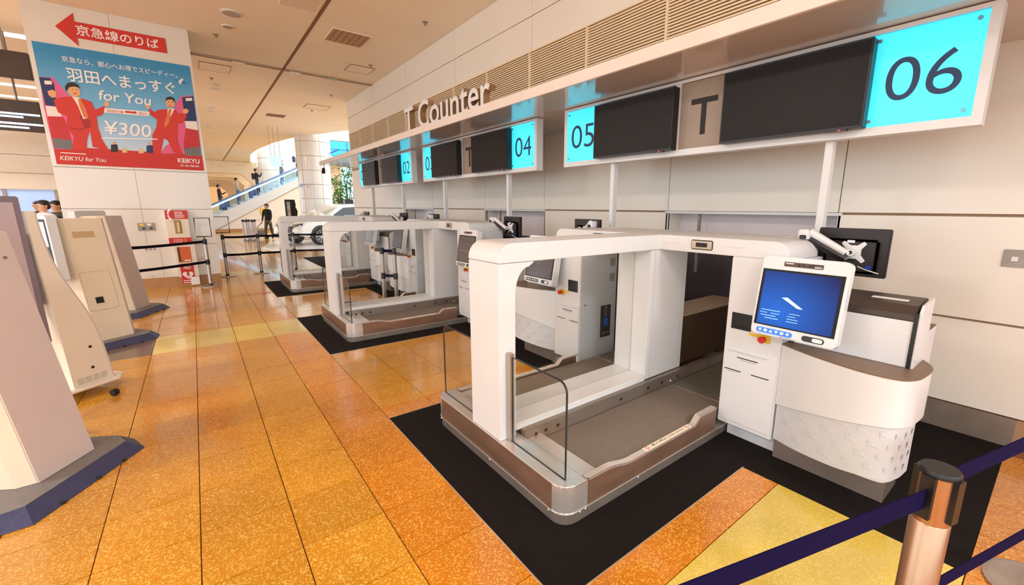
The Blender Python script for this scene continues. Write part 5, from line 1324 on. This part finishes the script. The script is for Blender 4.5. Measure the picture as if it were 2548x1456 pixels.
car.rotation_euler = (0, 0, hd)
fwd_ = Vector((math.cos(hd), math.sin(hd), 0)); lft = Vector((-fwd_.y, fwd_.x, 0))
wheel = Vector((3.98, 19.45, 0))
car.location = wheel-fwd_*1.42-lft*.85+Vector((0, 0, .031))

# ------------------------------------------------------------------ left background: bulkhead, doors, boards, people
LY = 15.0
a, b = oY(LY, 25, 470), oY(LY, 150, 335)
wl = struct(MB().box(-9, -2.0, LY, LY+.2, a.z, b.z+.15).build('wall_left', hallw))
for z in (a.z+.35, a.z+.75): MB().box(-9, -2.0, LY-.004, LY, z, z+.01).build('wall_seam', back, wl)
t = struct(MB().box(-9, -1.2, LY+6, LY+6.05, 0, 3).build('window_2', mat('far_left_window', (150, 176, 214), .3, emit=.5)))
for i in range(8): MB().box(-9+i*1.1, -8.92+i*1.1, LY+5.95, LY+6, 0, 3).build('window_mullion', steelx, t)
MB().box(-9, -1.2, LY+5.9, LY+6, 2.1, 2.3).build('window_transom', steelx, t)
for px, py, lb, tp, Y in ((118, 560, 'person in a white top walking beyond the kiosks', cl('white_top', (226, 222, 228)), 13.2), (150, 560, 'person in a dark top walking beside the poster pillar', cl('green_dark', (70, 74, 62)), 14.0), (106, 560, 'person in a dark jacket behind the signage stand', darkj, 16.2)):
    q = oY(Y, px, py); person(lb, (q.x, Y, 0), 2.4, tp, tanc if Y < 13.5 else navyc, h=1.68)
board = mat('board_dark', (64, 46, 36), .5); lettw = mat('board_letters', (214, 226, 255), .4, emit=1.2)
def hang(label, pa, pb, Y, lines, m=board):
    p, q = oY(Y, *pa), oY(Y, *pb); x0 = p.x-2.2
    t = thing('flight_board', label, 'sign', ((p.x+x0)/2, Y, q.z))
    box('panel', m, t, x0, q.x, Y, Y+.15, q.z, p.z, .01)
    for zf, u0, u1 in lines:
        z = q.z+(p.z-q.z)*zf; box('text_line', lettw, t, q.x-u1, q.x-u0, Y-.006, Y, z, z+.035, .006)
    MB().tube([(q.x-.3, Y+.07, p.z), (q.x-.3, Y+.07, CZ)], .02, 6).build('hanger', steelx, t)
hang('dark blank hanging board left of the poster, upper one', (75, 133), (82, 198), 12.8, [])
hang('dark hanging board with lit white lettering left of the poster', (100, 255), (112, 330), 13.4, [(.52, .02, .9), (.42, .25, .95), (.2, .0, .8), (.08, .2, .95)])
for i, (px, py) in enumerate(((40, 88), (60, 214), (62, 243))):
    q = oZ(CZ, px, py); t = thing('ceiling_light_strip', ['nearest', 'middle', 'farthest'][i]+' bright linear ceiling light left of the poster', 'ceiling light', (q.x-2, q.y, CZ), group='linear ceiling lights')
    box('diffuser', mat('strip_light', (255, 244, 224), .4, emit=4), t, q.x-5, q.x+.35, q.y-.12, q.y+.12, CZ-.02, CZ-.004)
    box('trim', whitep, t, q.x-5.03, q.x+.38, q.y-.15, q.y+.15, CZ-.004, CZ)
